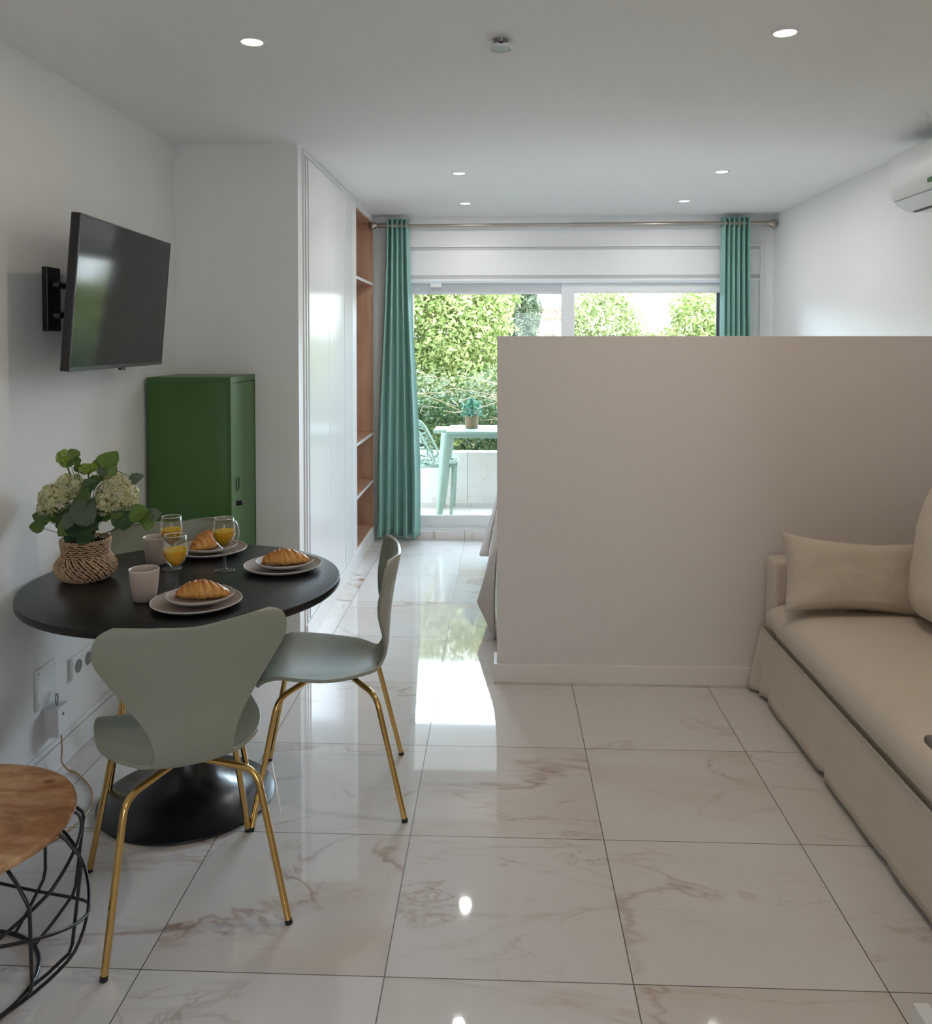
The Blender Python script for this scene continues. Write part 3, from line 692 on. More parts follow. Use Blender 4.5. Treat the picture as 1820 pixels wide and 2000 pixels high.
# ------------------------------------------------------------ tableware
ZT = 0.7402
def plate(r, name):
    p = [(0.0, 0.001), (r*0.55, 0.0), (r*0.60, 0.002), (r*0.86, 0.008), (r*0.975, 0.0155), (r, 0.018), (r*0.992, 0.0195), (r*0.95, 0.017), (r*0.80, 0.011), (r*0.62, 0.006), (r*0.5, 0.005), (0.0, 0.005)]
    o = lathe(name, p, M['plate_taupe'], None, 72, 60)
    rim = lathe('glazed_rim', [(r*0.58, -0.0002), (r*0.61, 0.0012), (r*0.865, 0.0070), (r*0.985, 0.0148), (r*1.006, 0.0178), (r*0.998, 0.0206), (r*0.980, 0.0197)], M['plate_under'], o, 72, 60)
    return o
big = plate(0.134, 'dinner_plate'); small = plate(0.100, 'side_plate')
def croissant(name, seed):
    bm = bmesh.new(); rl = bm.verts.layers.float.new('ridge')
    nu, nv = 150, 36; rings = []; NB = 4.6
    def env(t): return max(0.0, 1-abs(t)**1.9)**0.78
    for i in range(nu):
        t = i/(nu-1)*2-1; a = t*0.85
        cx = 0.080*math.sin(a)/math.sin(0.85); cy = -0.040*(math.cos(a)-1)/(1-math.cos(0.85))*0.6
        tx, ty = math.cos(a), math.sin(a)*0.6; l = math.hypot(tx, ty); nx, ny = -ty/l, tx/l
        ring = []
        for j in range(nv):
            b = 2*PI*j/nv
            kk = abs(t)*NB+0.55*math.sin(b+0.6)*(1 if t > 0 else -1)+0.25*noise.noise(Vector((t*3, b, seed)))+0.5
            kk = max(0.0, kk); band = math.floor(kk); fr = kk-band
            tb = max(0.0, (band-0.1))/NB
            e = env(min(1, tb))*(1-0.34*fr**2.5); e = lerp(env(t), e, 0.62*min(1, (1-abs(t))*6))
            R = 0.0035+0.0295*e
            R *= 1+0.05*noise.noise(Vector((t*7, math.cos(b)*2.5, seed+math.sin(b)*2.5)))
            s2 = math.sin(b)
            x = cx+nx*R*1.05*math.cos(b); y = cy+ny*R*1.05*math.cos(b); z = 0.66*(0.0035+0.0295*env(t))+0.002*abs(t)+R*s2*(1.12 if s2 > 0 else 0.70)
            vv = bm.verts.new((x, y, max(z, 0.0))); vv[rl] = (1-fr)*0.55*(0.4+0.6*max(0, s2))+0.25*max(0, s2)+0.25*abs(t)**3; ring.append(vv)
        rings.append(ring)
    for a, b in zip(rings, rings[1:]):
        for j in range(nv): bm.faces.new((a[j], a[(j+1) % nv], b[(j+1) % nv], b[j]))
    bm.faces.new(list(reversed(rings[0]))); bm.faces.new(rings[-1])
    return link(name, bm, M['crust'], None, smooth=True)
cr = croissant('croissant', 1)
SETS = [((-0.920, 2.558), (0.012, 0.022), 0.15, 'nearest the chair seen from behind'),
        ((-0.765, 2.985), (0.012, -0.002), 0.22, 'on the aisle side of the table'),
        ((-1.098, 3.205), (0.0, -0.01), 1.15, 'nearest the green locker')]
for i, ((x, y), (dx, dy), rz, where) in enumerate(SETS):
    b_ = big if i == 0 else copy_tree(big); b_.location = (x, y, ZT)
    s_ = small if i == 0 else copy_tree(small); s_.location = (x+dx*0.6, y+dy*0.6, ZT+0.0135)
    c_ = cr if i == 0 else copy_tree(cr); c_.location = (x+dx, y+dy-0.012, ZT+0.0190); c_.rotation_euler = (0, 0, rz)
    if i == 2: c_.scale = (0.9, 1.0, 1.25)
    tag(b_, 'large taupe dinner plate, ' + where, 'plate', 'taupe dinner plates')
    tag(s_, 'small taupe side plate, ' + where, 'plate', 'taupe side plates')
    tag(c_, 'golden brown croissant on a plate ' + where, 'croissant', 'croissants on the plates')
def cup():
    p = [(0.0, 0.0), (0.030, 0.0), (0.0345, 0.003), (0.0395, 0.04), (0.043, 0.07), (0.0455, 0.0965), (0.0447, 0.0985), (0.0437, 0.097), (0.041, 0.07), (0.0365, 0.035), (0.031, 0.008), (0.0, 0.007)]
    o = lathe('cup', p, M['cup'], None, 56, 60)
    lathe('rim', [(0.0455, 0.0960), (0.0458, 0.0978), (0.0447, 0.0992), (0.0437, 0.0975)], M['plate_under'], o, 56, 60)
    return o
k1 = cup(); k2 = copy_tree(k1)
k1.location = (-1.100, 2.605, ZT); k1.rotation_euler = (0, 0, 0)
k2.location = (-1.236, 3.035, ZT)
tag(k1, 'handleless blush stoneware cup beside the nearest plate', 'cup', 'blush stoneware cups')
tag(k2, 'handleless blush stoneware cup at the table rim in front of the far chair', 'cup', 'blush stoneware cups')
def wineglass():
    o = empty('juice_glass')
    p = [(0.0, 0.0), (0.034, 0.0), (0.0355, 0.0012), (0.034, 0.0025), (0.012, 0.005), (0.0052, 0.010), (0.0044, 0.03), (0.0044, 0.070), (0.005, 0.078), (0.014, 0.085), (0.028, 0.101), (0.0375, 0.122), (0.0390, 0.138), (0.0370, 0.160), (0.0335, 0.184), (0.0327, 0.1845), (0.0320, 0.1835), (0.0355, 0.160), (0.0376, 0.138), (0.0360, 0.122), (0.0268, 0.1025), (0.013, 0.0875), (0.0, 0.0835)]
    lathe('glass', p, M['glass'], o, 56, 60)
    q = [(0.0, 0.0842), (0.0128, 0.0882), (0.0265, 0.1032), (0.0356, 0.1225), (0.0372, 0.138), (0.0371, 0.1405), (0.0, 0.1405)]
    lathe('juice', q, M['juice'], o, 56, 50)
    lathe('rim', [(0.0337, 0.1832), (0.0332, 0.1848), (0.0324, 0.1848), (0.0319, 0.1832)], plain('glass_rim', (0.80, 0.82, 0.83), 0.1), o, 56)
    return o
g1 = wineglass(); g2 = copy_tree(g1); g3 = copy_tree(g1)
for g, (x, y), lab in ((g1, (-0.964, 2.957), 'stemmed glass of orange juice standing nearest the aisle'), (g2, (-1.157, 2.975), 'stemmed glass of orange juice standing beside the farther cup'), (g3, (-1.034, 2.690), 'stemmed glass of orange juice standing behind the nearest plate')):
    g.location = (x, y, ZT); tag(g, lab, 'glass', 'stemmed glasses of orange juice')

# ------------------------------------------------------------ woven vase
VX, VYY = -1.398, 2.838
vs = empty('woven_vase', (VX, VYY, ZT), 0, 'squat brown woven seagrass vase holding the flowers', 'vase')
def vr(z):
    pr_ = [(0.0, 0.062), (0.010, 0.080), (0.024, 0.092), (0.040, 0.0965), (0.056, 0.094), (0.070, 0.085), (0.080, 0.0755), (0.090, 0.0725), (0.108, 0.0745), (0.126, 0.077), (0.14, 0.078)]
    for (a, ra), (b, rb) in zip(pr_, pr_[1:]):
        if z <= b: return lerp(ra, rb, (z-a)/(b-a))
    return 0.078
lathe('liner', [(0.0, 0.002), (0.055, 0.002)]+[(vr(z)-0.005, z) for z in [k*0.0082 for k in range(1, 16)]]+[(0.066, 0.124), (0.066, 0.05), (0.0, 0.03)], plain('dark_seagrass', (0.07, 0.035, 0.018), 0.85, nscale=90, nbump=0.4), vs, 48, 60)
bm = bmesh.new(); rows = 19
for k in range(rows):
    z0 = 0.004+k*0.0068; low = z0 < 0.080; nst = 44 if low else 30
    for j in range(nst):
        a = 2*PI*(j+(k % 2)*0.5+0.12*math.sin(j*3+k))/nst; da = 2*PI/nst*(0.60 if low else 0.55)
        lean = 0.0042 if low else (0.0012 if (j+k) % 2 else -0.0012)
        pts = []; rad = []
        for q in range(6):
            tt = q/5; z = z0+(tt-0.5)*2*lean*(-1 if low else 1); R = vr(max(0, z))+0.0022*math.sin(PI*tt)
            pts.append((R*math.cos(a+(tt-0.5)*2*da), R*math.sin(a+(tt-0.5)*2*da), z)); rad.append(0.0011+0.0020*math.sin(PI*min(1, max(0.05, tt))))
        tube_bm(bm, pts, rad, 6)
link('woven_strands', bm, M['seagrass'], vs, smooth=True)
bm = bmesh.new()
for k in range(44):
    a = 2*PI*k/44; R = 0.0770
    tube_bm(bm, [(R*math.cos(a-0.11)-0.004*math.cos(a), R*math.sin(a-0.11)-0.004*math.sin(a), 0.127), (R*1.045*math.cos(a), R*1.045*math.sin(a), 0.132), (R*math.cos(a+0.11), R*math.sin(a+0.11), 0.137)], 0.003, 6)
link('braided_rim', bm, M['seagrass'], vs, smooth=True)

# ------------------------------------------------------------ flowers
MOUTH = Vector((VX, VYY, ZT+0.118))
def leaf_bm(bm, pos, size, nrm, direction, broad=0.75, curl=0.25):
    nrm = Vector(nrm).normalized(); dr_ = Vector(direction); dr_ = (dr_-nrm*dr_.dot(nrm)).normalized(); sd_ = nrm.cross(dr_)
    cols = []; N = 9
    for i in range(N):
        t = i/(N-1)
        hw = size*0.5*broad*(math.sin(PI*t**0.72))**0.75+0.0003
        lift = -curl*size*(t-0.4)**2
        row = []
        for s in (-1, -0.55, 0, 0.55, 1):
            fold = 0.10*size*abs(s)+0.012*size*math.sin(9*t+s*4)
            wv = 1.0+0.05*math.sin(i*2.7)
            row.append(bm.verts.new(Vector(pos)+dr_*((t-0.5)*size)+sd_*(s*hw*wv)+nrm*(lift+fold-0.02*size)))
        cols.append(row)
    for a, b in zip(cols, cols[1:]):
        for k in range(4): bm.faces.new((a[k], a[k+1], b[k+1], b[k]))
def stem_path(a, b, sag=0.0):
    a, b = Vector(a), Vector(b); mid = (a+b)/2+Vector((0, 0, -sag)); mid.x = lerp(a.x, b.x, 0.38); mid.y = lerp(a.y, b.y, 0.38)
    return catmull([a-Vector((0, 0, 0.10)), a, mid, b], 6)
def floret_bm(bm, p, nrm, s, rnd):
    nrm = Vector(nrm).normalized(); a0 = rnd.random()*6; t1 = nrm.orthogonal().normalized(); t2 = nrm.cross(t1)
    for k in range(4):
        a = a0+k*PI/2; d_ = t1*math.cos(a)+t2*math.sin(a); e_ = nrm.cross(d_)
        up_ = rnd.uniform(0.05, 0.35)
        c0 = bm.verts.new(p); v1 = bm.verts.new(p+d_*s*0.55+e_*s*0.42+nrm*s*0.12); v2 = bm.verts.new(p+d_*s*1.0+e_*s*0.22+nrm*s*up_)
        v3 = bm.verts.new(p+d_*s*1.0-e_*s*0.22+nrm*s*up_); v4 = bm.verts.new(p+d_*s*0.55-e_*s*0.42+nrm*s*0.12)
        bm.faces.new((c0, v1, v2, v3, v4))
def hydrangea(label, blobs, mouth_off, n_flo, size, petals, leaves, mat_l, group, seed):
    rnd = random.Random(seed)
    ctr = sum((Vector(b[0])*b[1] for b in blobs), Vector())/sum(b[1] for b in blobs)
    root = empty('hydrangea', MOUTH, 0, label, 'flower', group)
    bm = bmesh.new()
    tot = sum(b[1]**2 for b in blobs)
    for c, R, sq in blobs:
        for k in range(int(n_flo*R*R/tot)):
            z = 1-2*(k+0.5)/int(n_flo*R*R/tot+1); ph = k*2.39996
            nn = Vector((math.sqrt(1-z*z)*math.cos(ph), math.sqrt(1-z*z)*math.sin(ph), z))
            nn = (nn+Vector((rnd.uniform(-.2, .2), rnd.uniform(-.2, .2), rnd.uniform(-.2, .2)))).normalized()
            p = Vector(c)+Vector((nn.x, nn.y, nn.z*sq))*R*rnd.uniform(0.86, 1.05)-MOUTH
            floret_bm(bm, p, nn+Vector((rnd.uniform(-.4, .4), rnd.uniform(-.4, .4), rnd.uniform(-.4, .4))), size*rnd.uniform(0.8, 1.15), rnd)
    link('flower_head', bm, petals, root, smooth=False)
    bm = bmesh.new(); tube_bm(bm, stem_path(Vector(mouth_off), ctr-MOUTH), 0.0028, 8)
    for c, R, sq in blobs:
        tube_bm(bm, [ctr-MOUTH, Vector(c)-MOUTH], 0.0016, 6)
    link('stem', bm, M['stem'], root, smooth=True)
    if leaves:
        for lm in ('d', 'g'):
            sel = [l for l in leaves if (l[2] in 'ds') == (lm == 'd')]
            if not sel: continue
            bm = bmesh.new()
            for p, s, k in sel:
                p = Vector(p)-MOUTH
                away = Vector((p.x, p.y*0.3, 0.3*p.z-0.02))
                leaf_bm(bm, p, s*1.6, Vector((rnd.uniform(-.5, .6), -1.0, rnd.uniform(0.1, 0.9))), away+Vector((rnd.uniform(-.04, .04), 0, rnd.uniform(-.03, .05))), 0.85)
                tube_bm(bm, stem_path(Vector(mouth_off), p), 0.0012, 5)
            link('leaves', bm, M['leaf_dark'] if lm == 'd' else mat_l, root, smooth=True)
    return root
Lv = [((-1.417, 2.8, 1.166), 0.03, 'c'), ((-1.4, 2.79, 1.145), 0.022, 'g'), ((-1.426, 2.8, 1.138), 0.018, 'g'), ((-1.412, 2.82, 1.118), 0.02, 'd'), ((-1.307, 2.83, 1.144), 0.046, 'g'), ((-1.355, 2.85, 1.129), 0.026, 'g'), ((-1.323, 2.82, 1.11), 0.032, 's'), ((-1.286, 2.8, 1.114), 0.026, 'g'), ((-1.343, 2.84, 1.146), 0.020, 'g'), ((-1.33, 2.86, 1.088), 0.036, 'g'), ((-1.361, 2.84, 1.072), 0.03, 'y'), ((-1.232, 2.86, 1.075), 0.032, 's'), ((-1.36, 2.76, 1.028), 0.046, 'g'), ((-1.352, 2.745, 0.987), 0.060, 's'), ((-1.388, 2.79, 1.012), 0.036, 'g'), ((-1.456, 2.8, 0.976), 0.044, 'd'), ((-1.348, 2.765, 0.930), 0.052, 's'), ((-1.436, 2.78, 0.922), 0.042, 'g'), ((-1.415, 2.76, 0.956), 0.040, 's'), ((-1.528, 2.8, 0.953), 0.038, 'g'), ((-1.533, 2.78, 0.927), 0.032, 'g'), ((-1.493, 2.82, 0.948), 0.028, 'g'), ((-1.462, 2.8, 0.933), 0.030, 'd'), ((-1.259, 2.8, 0.952), 0.042, 'd'), ((-1.237, 2.79, 0.937), 0.030, 'd'), ((-1.197, 2.8, 0.971), 0.044, 'g'), ((-1.176, 2.8, 0.956), 0.032, 'g'), ((-1.155, 2.82, 0.963), 0.032, 's'), ((-1.166, 2.8, 0.932), 0.024, 'g'), ((-1.236, 2.82, 0.983), 0.024, 'd'), ((-1.269, 2.8, 0.974), 0.030, 'g'), ((-1.381, 2.82, 0.973), 0.052, 'd'), ((-1.374, 2.79, 0.910), 0.044, 'd'), ((-1.407, 2.82, 0.998), 0.034, 'd'), ((-1.42, 2.79, 0.90), 0.042, 'd'), ((-1.395, 2.77, 0.93), 0.046, 'd'), ((-1.34, 2.80, 0.955), 0.044, 'd'), ((-1.44, 2.81, 0.955), 0.044, 'g'), ((-1.365, 2.77, 0.895), 0.04, 's'), ((-1.31, 2.81, 0.965), 0.036, 'g'), ((-1.385, 2.83, 1.04), 0.04, 'd'), ((-1.37, 2.82, 1.06), 0.036, 'd')]
G = 'flowers in the woven vase'
hydrangea('large cream hydrangea leaning towards the wall in the woven vase', [((-1.500, 2.84, 1.012), 0.050, 0.95), ((-1.452, 2.84, 1.050), 0.046, 0.9), ((-1.478, 2.80, 1.015), 0.042, 1.0), ((-1.520, 2.82, 0.985), 0.030, 1.1), ((-1.425, 2.83, 1.058), 0.032, 0.9)], (-0.02, 0, 0), 430, 0.0118, M['petal'], [l for i, l in enumerate(Lv) if i in (15, 17, 19, 20, 21, 22, 31, 34, 37, 40)], M['leaf_green'], G, 1)
hydrangea('large cream hydrangea on the window side of the woven vase', [((-1.300, 2.84, 1.030), 0.052, 1.0), ((-1.268, 2.84, 1.015), 0.050, 1.15), ((-1.318, 2.80, 1.002), 0.036, 1.0), ((-1.290, 2.83, 1.065), 0.034, 0.9)], (0.02, 0, 0), 430, 0.0118, M['petal'], [l for i, l in enumerate(Lv) if i in (12, 16, 32, 14, 33, 9, 35, 36, 38, 39, 41)], M['leaf_green'], G, 2)
hydrangea('small green hydrangea bud topmost in the bouquet', [((-1.465, 2.83, 1.150), 0.022, 1.1), ((-1.455, 2.83, 1.134), 0.017, 1.0)], (0.0, 0.01, 0), 90, 0.008, M['petal_green'], [l for i, l in enumerate(Lv) if i in (0, 1, 2, 3)], M['leaf_green'], G, 3)
hydrangea('small green hydrangea bud between the two cream flower heads', [((-1.390, 2.83, 1.112), 0.021, 0.8), ((-1.368, 2.83, 1.116), 0.015, 0.9)], (0.01, 0.0, 0), 80, 0.008, M['petal_green'], [l for i, l in enumerate(Lv) if i in (5, 10)], M['leaf_green'], G, 4)
def sprig(label, idx, tip, seed, mats):
    rnd = random.Random(seed); root = empty('eucalyptus_sprig', MOUTH, 0, label, 'leaf sprig', G)
    bm = bmesh.new(); path = stem_path(Vector((rnd.uniform(-.03, .03), rnd.uniform(-.02, .02), 0)), Vector(tip)-MOUTH, 0.0); tube_bm(bm, path, 0.0022, 7)
    for i in idx:
        p = Vector(Lv[i][0])-MOUTH; q = min(path, key=lambda c: (c-p).length); tube_bm(bm, [q, p], 0.0011, 5)
    link('stem', bm, M['stem'], root, smooth=True)
    for i in idx:
        p = Vector(Lv[i][0])-MOUTH; bm = bmesh.new()
        leaf_bm(bm, p, Lv[i][1]*1.65, Vector((rnd.uniform(-.4, .5), -1.0, rnd.uniform(0.0, 0.8))), Vector((p.x+rnd.uniform(-.05, .05), 0, p.z*0.7+rnd.uniform(-.05, .03))), 0.88)
        link('leaf', bm, {'s': M['leaf_grey'], 'd': M['leaf_dark']}.get(Lv[i][2], M['leaf_green']), root, smooth=True)
sprig('upright leafy sprig rising behind the window-side hydrangea', [4, 6, 7, 8, 11], (-1.30, 2.83, 1.13), 5, None)
sprig('low leafy sprig reaching out towards the green locker', [23, 24, 25, 26, 27, 28, 29, 30], (-1.165, 2.81, 0.955), 6, None)
sprig('grey green sprig with broad leaves hanging over the vase front', [13, 18], (-1.36, 2.76, 1.0), 7, None)

# ------------------------------------------------------------ side table
st = empty('side_table', (-1.312, 1.955, 0), 0, 'round wooden side table on a black wire basket base', 'side table')
lathe('wooden_top', [(0.0, 0.384), (0.272, 0.384), (0.282, 0.388), (0.286, 0.396), (0.285, 0.402), (0.280, 0.4055), (0.0, 0.4055)], M['topwood'], st, 96)
bm = bmesh.new(); W_ = 0.0042
def ringpts(R, z, n=64, tilt=0.0, az=0.0):
    out = []
    for k in range(n):
        a = 2*PI*k/n; out.append((R*math.cos(a), R*math.sin(a), z+tilt*math.cos(a-az)))
    return out
tube_bm(bm, ringpts(0.245, 0.379), W_, 8, True)
link('top_ring', bm, M['wire'], st, smooth=True)
bm = bmesh.new(); tube_bm(bm, ringpts(0.195, 0.006), 0.0055, 10, True); link('bottom_ring', bm, M['wire'], st, smooth=True)
NW = 10
for k in range(NW):
    a = 2*PI*k/NW+0.12; s_ = 0.07 if k % 2 else -0.07
    def P_(R, ang, z): return (R*math.cos(ang), R*math.sin(ang), z)
    path = [P_(0.245, a, 0.379), P_(0.280, a+s_*0.25, 0.352), P_(0.312, a+s_*0.45, 0.315), P_(0.317, a+s_*0.6, 0.298), P_(0.300, a+s_*1.3, 0.115), P_(0.292, a+s_*1.35, 0.092), P_(0.240, a+s_*1.38, 0.042), P_(0.196, a+s_*1.4, 0.007)]
    tube('basket_wire', path, W_, M['wire'], st, 8)
for az in (0.3, 0.3+2*PI/3, 0.3+4*PI/3):
    pts = []
    for q in range(72):
        a = 2*PI*q/72; z = 0.195+0.125*math.cos(a-az)
        R = 0.310 if 0.1 < z < 0.30 else (0.310-(z-0.30)*0.9 if z >= 0.30 else 0.310-(0.1-z)*1.2)
        pts.append((R*math.cos(a), R*math.sin(a), z))
    tube('hoop', pts, W_, M['wire'], st, 8, True)

# ------------------------------------------------------------ sofa
sf = empty('sofa', (1.60, 2.87, 0), 0, 'long beige linen slipcovered sofa along the bare wall', 'sofa')
SX, SY = 1.60, 2.87
def sp(name, x0, x1, y0, y1, z0, z1, bevel=0.0, seg=4, mat='linen', parent=None):
    return box(name, x0-SX, x1-SX, y0-SY, y1-SY, z0, z1, M[mat], parent or sf, bevel, seg)
sp('base', 1.165, 2.05, 1.93, 3.70, 0.10, 0.30, 0.02)
sp('armrest', 1.165, 2.05, 3.725, 3.838, 0.06, 0.603, 0.024)
sp('backrest', 1.90, 2.06, 1.93, 3.73, 0.10, 0.80, 0.05)
# seat cushion, softly domed
def fn_seat(u, v):
    return None
bm = bmesh.new(); NX, NY = 26, 60
x0, x1, y0, y1 = 1.118, 1.90, 1.93, 3.722
def seat_pt(i, j, top):
    u = i/NX; v = j/NY; x = lerp(x0, x1, u); y = lerp(y0, y1, v)
    e = min(u/0.16, 1.0) ; e2 = min((1-v)/0.07, 1.0); e3 = min(v/0.05, 1)
    r_ = (1-(1-e)**2)**0.5*(1-(1-e2)**2)**0.5*(1-(1-e3)**2)**0.5
    if top: z = 0.375+0.072*r_+0.020*math.sin(PI*min(1, u*1.1))*math.sin(PI*v)+0.002*noise.noise(Vector((x*9, y*5, 0)))
    else: z = 0.375-0.083*min(1, r_*1.4)
    return Vector((x-SX, y-SY, z))
gt = [[bm.verts.new(seat_pt(i, j, True)) for j in range(NY+1)] for i in range(NX+1)]
gb = [[(gt[i][j] if i in (0, NX) or j in (0, NY) else bm.verts.new(seat_pt(i, j, False))) for j in range(NY+1)] for i in range(NX+1)]
for i in range(NX):
    for j in range(NY):
        bm.faces.new((gt[i][j], gt[i+1][j], gt[i+1][j+1], gt[i][j+1]))
        try: bm.faces.new((gb[i][j], gb[i][j+1], gb[i+1][j+1], gb[i+1][j]))
        except ValueError: pass
o = link('seat_cushion', bm, M['linen'], sf, smooth=True); mod_sub(o, 1)
# skirt: front run, flared corner, side run under the arm
path = []
for k in range(60): path.append((1.142, lerp(1.93, 3.80, k/59), (-1, 0)))
for k in range(1, 9): 
    a = PI*0.5*k/8; path.append((1.142+0.03*(1-math.cos(a)), 3.80+0.035*math.sin(a), (-math.cos(a), math.sin(a))))
for k in range(1, 20): path.append((lerp(1.172, 2.04, k/19), 3.838, (0, 1)))
bm = bmesh.new(); rows_ = []
for j in range(12):
    t = j/11; z = lerp(0.292, 0.022, t); row = []
    for i, (x, y, nn) in enumerate(path):
        fl = 0.020*t*t
        if nn[1] != 0 or y > 3.70: fl = 0.006*t
        wob = 0.006*t*noise.noise(Vector((x*7, y*5, 1.0)))
        pl = 0.0
        for yc in (3.04, 2.52): pl -= 0.016*t*math.exp(-((y-yc)/0.012)**2) if nn == (-1, 0) else 0
        cr_ = (0.030*t*max(0, (y-3.66)/0.14)+0.016*t*math.sin((y-3.70)*75)) if (nn[0] < 0 and y > 3.66) else 0
        dz = 0.008*t*noise.noise(Vector((x*5, y*4, 3.0)))+(0.014*t*math.sin((y-3.6)*30) if y > 3.72 and nn[1] >= 0 and x < 1.2 else 0)
        off = (fl+wob+pl+cr_)
        if nn[1] == 1: off = 0.001+0.003*t
        row.append(bm.verts.new((x+nn[0]*off-SX, min(y+nn[1]*off, 3.850)-SY, max(z+dz, 0.012))))
    rows_.append(row)
for a, b in zip(rows_, rows_[1:]):
    for i in range(len(a)-1): bm.faces.new((a[i], b[i], b[i+1], a[i+1]))
o = link('skirt', bm, M['linen'], sf, smooth=True); mod_solid(o, 0.003)
bm = bmesh.new()
tube_bm(bm, [(1.141-SX, lerp(1.93, 3.80, k/20)-SY, 0.290) for k in range(21)], 0.0045, 8); link('piping', bm, M['linen'], sf, smooth=True)

def pillow(name, W, H, T, mat, label, cat, pinch=0.10, seed=1, pw=0.42):
    nu, nv = 44, 30; bm = bmesh.new(); rnd = Vector((seed*3.1, seed*1.7, 0))
    def pt(i, j, s):
        u = i/nu*2-1; v = j/nv*2-1
        uu = u*(1-pinch*(1-v*v)*abs(u)**2*0.55); vv = v*(1-pinch*1.3*(1-u*u)*abs(v)**2)
        th = T*0.5*max(0.0, (1-u**4)*(1-v**4))**pw
        w_ = noise.noise(Vector((u*2.2, v*1.8, s))+rnd)*0.05+noise.noise(Vector((u*6, v*5, s*3))+rnd)*0.02
        return Vector((uu*W/2+0.004*noise.noise(Vector((v*5, 0, 0))+rnd), s*th*(1+w_*2), vv*H/2+0.005*noise.noise(Vector((u*4, 3, 0))+rnd)))
    gt = [[bm.verts.new(pt(i, j, -1)) for j in range(nv+1)] for i in range(nu+1)]
    gb = [[(gt[i][j] if i in (0, nu) or j in (0, nv) else bm.verts.new(pt(i, j, 1))) for j in range(nv+1)] for i in range(nu+1)]
    for i in range(nu):
        for j in range(nv):
            bm.faces.new((gt[i][j], gt[i+1][j], gt[i+1][j+1], gt[i][j+1]))
            try: bm.faces.new((gb[i][j], gb[i][j+1], gb[i+1][j+1], gb[i+1][j]))
            except ValueError: pass
    o = link(name, bm, mat, None, smooth=True); mod_sub(o, 1); tag(o, label, cat); return o
p1 = pillow('lumbar_pillow', 0.60, 0.325, 0.17, M['linen2'], 'oblong oat linen pillow lying against the far arm of the sofa', 'pillow', 0.16, 2)
p1.location = (1.425, 3.515, 0.592); p1.rotation_euler = (math.radians(-20), math.radians(4.5), math.radians(3))
p2 = pillow('back_cushion', 0.85, 0.56, 0.34, M['linen'], 'big plump beige back cushion standing on the sofa seat', 'cushion', 0.05, 5, 0.30)
p2.location = (1.745, 3.04, 0.725); p2.rotation_euler = (math.radians(-10), 0, math.radians(-88))

# ------------------------------------------------------------ bed behind the partition
bd = empty('bed', (0.85, 5.0, 0), 0, 'low bed mostly hidden behind the partition', 'bed')
box('mattress', -0.86, 0.95, -0.95, 1.02, 0.26, 0.50, M['sheet'], bd, 0.04, 4)
box('bed_base', -0.84, 0.93, -0.94, 1.0, 0.03, 0.26, M['linen'], bd, 0.01)
def spread(name, y0, y1, ztop, hem, mat, label, amp, seed):
    bm = bmesh.new(); ny, nz = 60, 26
    def fn(u, v):
        y = lerp(y0, y1, u)
        arc = v
        if arc < 0.35:   # lies on the mattress
            t = arc/0.35; x = lerp(0.9, -0.015, t); z = ztop-0.02*t**6; return (x, y+0.01*noise.noise(Vector((x*3, y*3, seed))), z)
        t = (arc-0.35)/0.65
        h_, fl = hem(u)
        z = lerp(ztop-0.02, h_, t)
        x = -0.018-fl*t**1.3-amp*abs(math.sin(5*y+seed))*t*0.5-0.01*math.sin(PI*t)
        return (x, y, z)
    grid_bm(bm, fn, ny, nz)
    o = link(name, bm, mat, None, smooth=True); mod_solid(o, 0.006); tag(o, label, 'blanket'); return o
def hem1(u):
    y = u*1.45+4.36
    t = min(1, max(0, (y-4.60)/1.1))
    if y < 4.60:
        q = (y-4.36)/0.24
        return (lerp(0.02, 0.14, q), lerp(0.01, 0.110, q))
    return (lerp(0.14, 0.20, t), lerp(0.110, 0.030, t**0.8))
spread('bedspread', 4.36, 5.80, 0.515, hem1, M['spread'], 'beige waffle bedspread hanging over the bed side by the partition', 0.0, 1)
def hem2(u):
    return (0.085+0.10*abs(u-0.45), 0.055+0.055*math.sin(PI*u)**0.7)
spread('throw_blanket', 5.62, 6.05, 0.524, hem2, M['sheet'], 'soft pinkish beige throw hanging at the window end of the bed', 0.03, 4)

# ------------------------------------------------------------ balcony
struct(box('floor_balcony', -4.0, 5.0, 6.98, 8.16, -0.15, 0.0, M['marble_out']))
struct(box('ceiling_balcony', -4.0, 5.0, 6.98, 9.25, 2.60, 2.80, M['ceiling']))
struct(box('wall_parapet', -4.0, 5.0, 8.16, 8.32, -0.5, 0.485, M['marble_wall'], bevel=0.003))
struct(box('ground_garden', -30, 34, 8.32, 60, -0.9, -0.8, M['soil']))
bt = empty('balcony_table', (0.0, 7.75, 0), 0, 'mint plastic table standing on the balcony', 'table')
bm = bmesh.new(); add_box(bm, -0.60, 0.60, -0.30, 0.30, 0.728, 0.754)
es = [e for e in bm.edges if abs(e.verts[0].co.z-e.verts[1].co.z) > 0.01]
bmesh.ops.bevel(bm, geom=es, offset=0.12, segments=8, affect='EDGES')
es = [e for e in bm.edges if len(e.link_faces) == 2 and e.calc_face_angle(0) > 1.2]
bmesh.ops.bevel(bm, geom=es, offset=0.006, segments=2, affect='EDGES')
link('table_top', bm, M['mint'], bt, angle=40)
boxes('apron', [(-0.50, 0.50, -0.235, -0.215, 0.69, 0.729), (-0.50, 0.50, 0.215, 0.235, 0.69, 0.729), (-0.51, -0.49, -0.22, 0.22, 0.69, 0.729), (0.49, 0.51, -0.22, 0.22, 0.69, 0.729)], M['mint'], bt, 0.002)
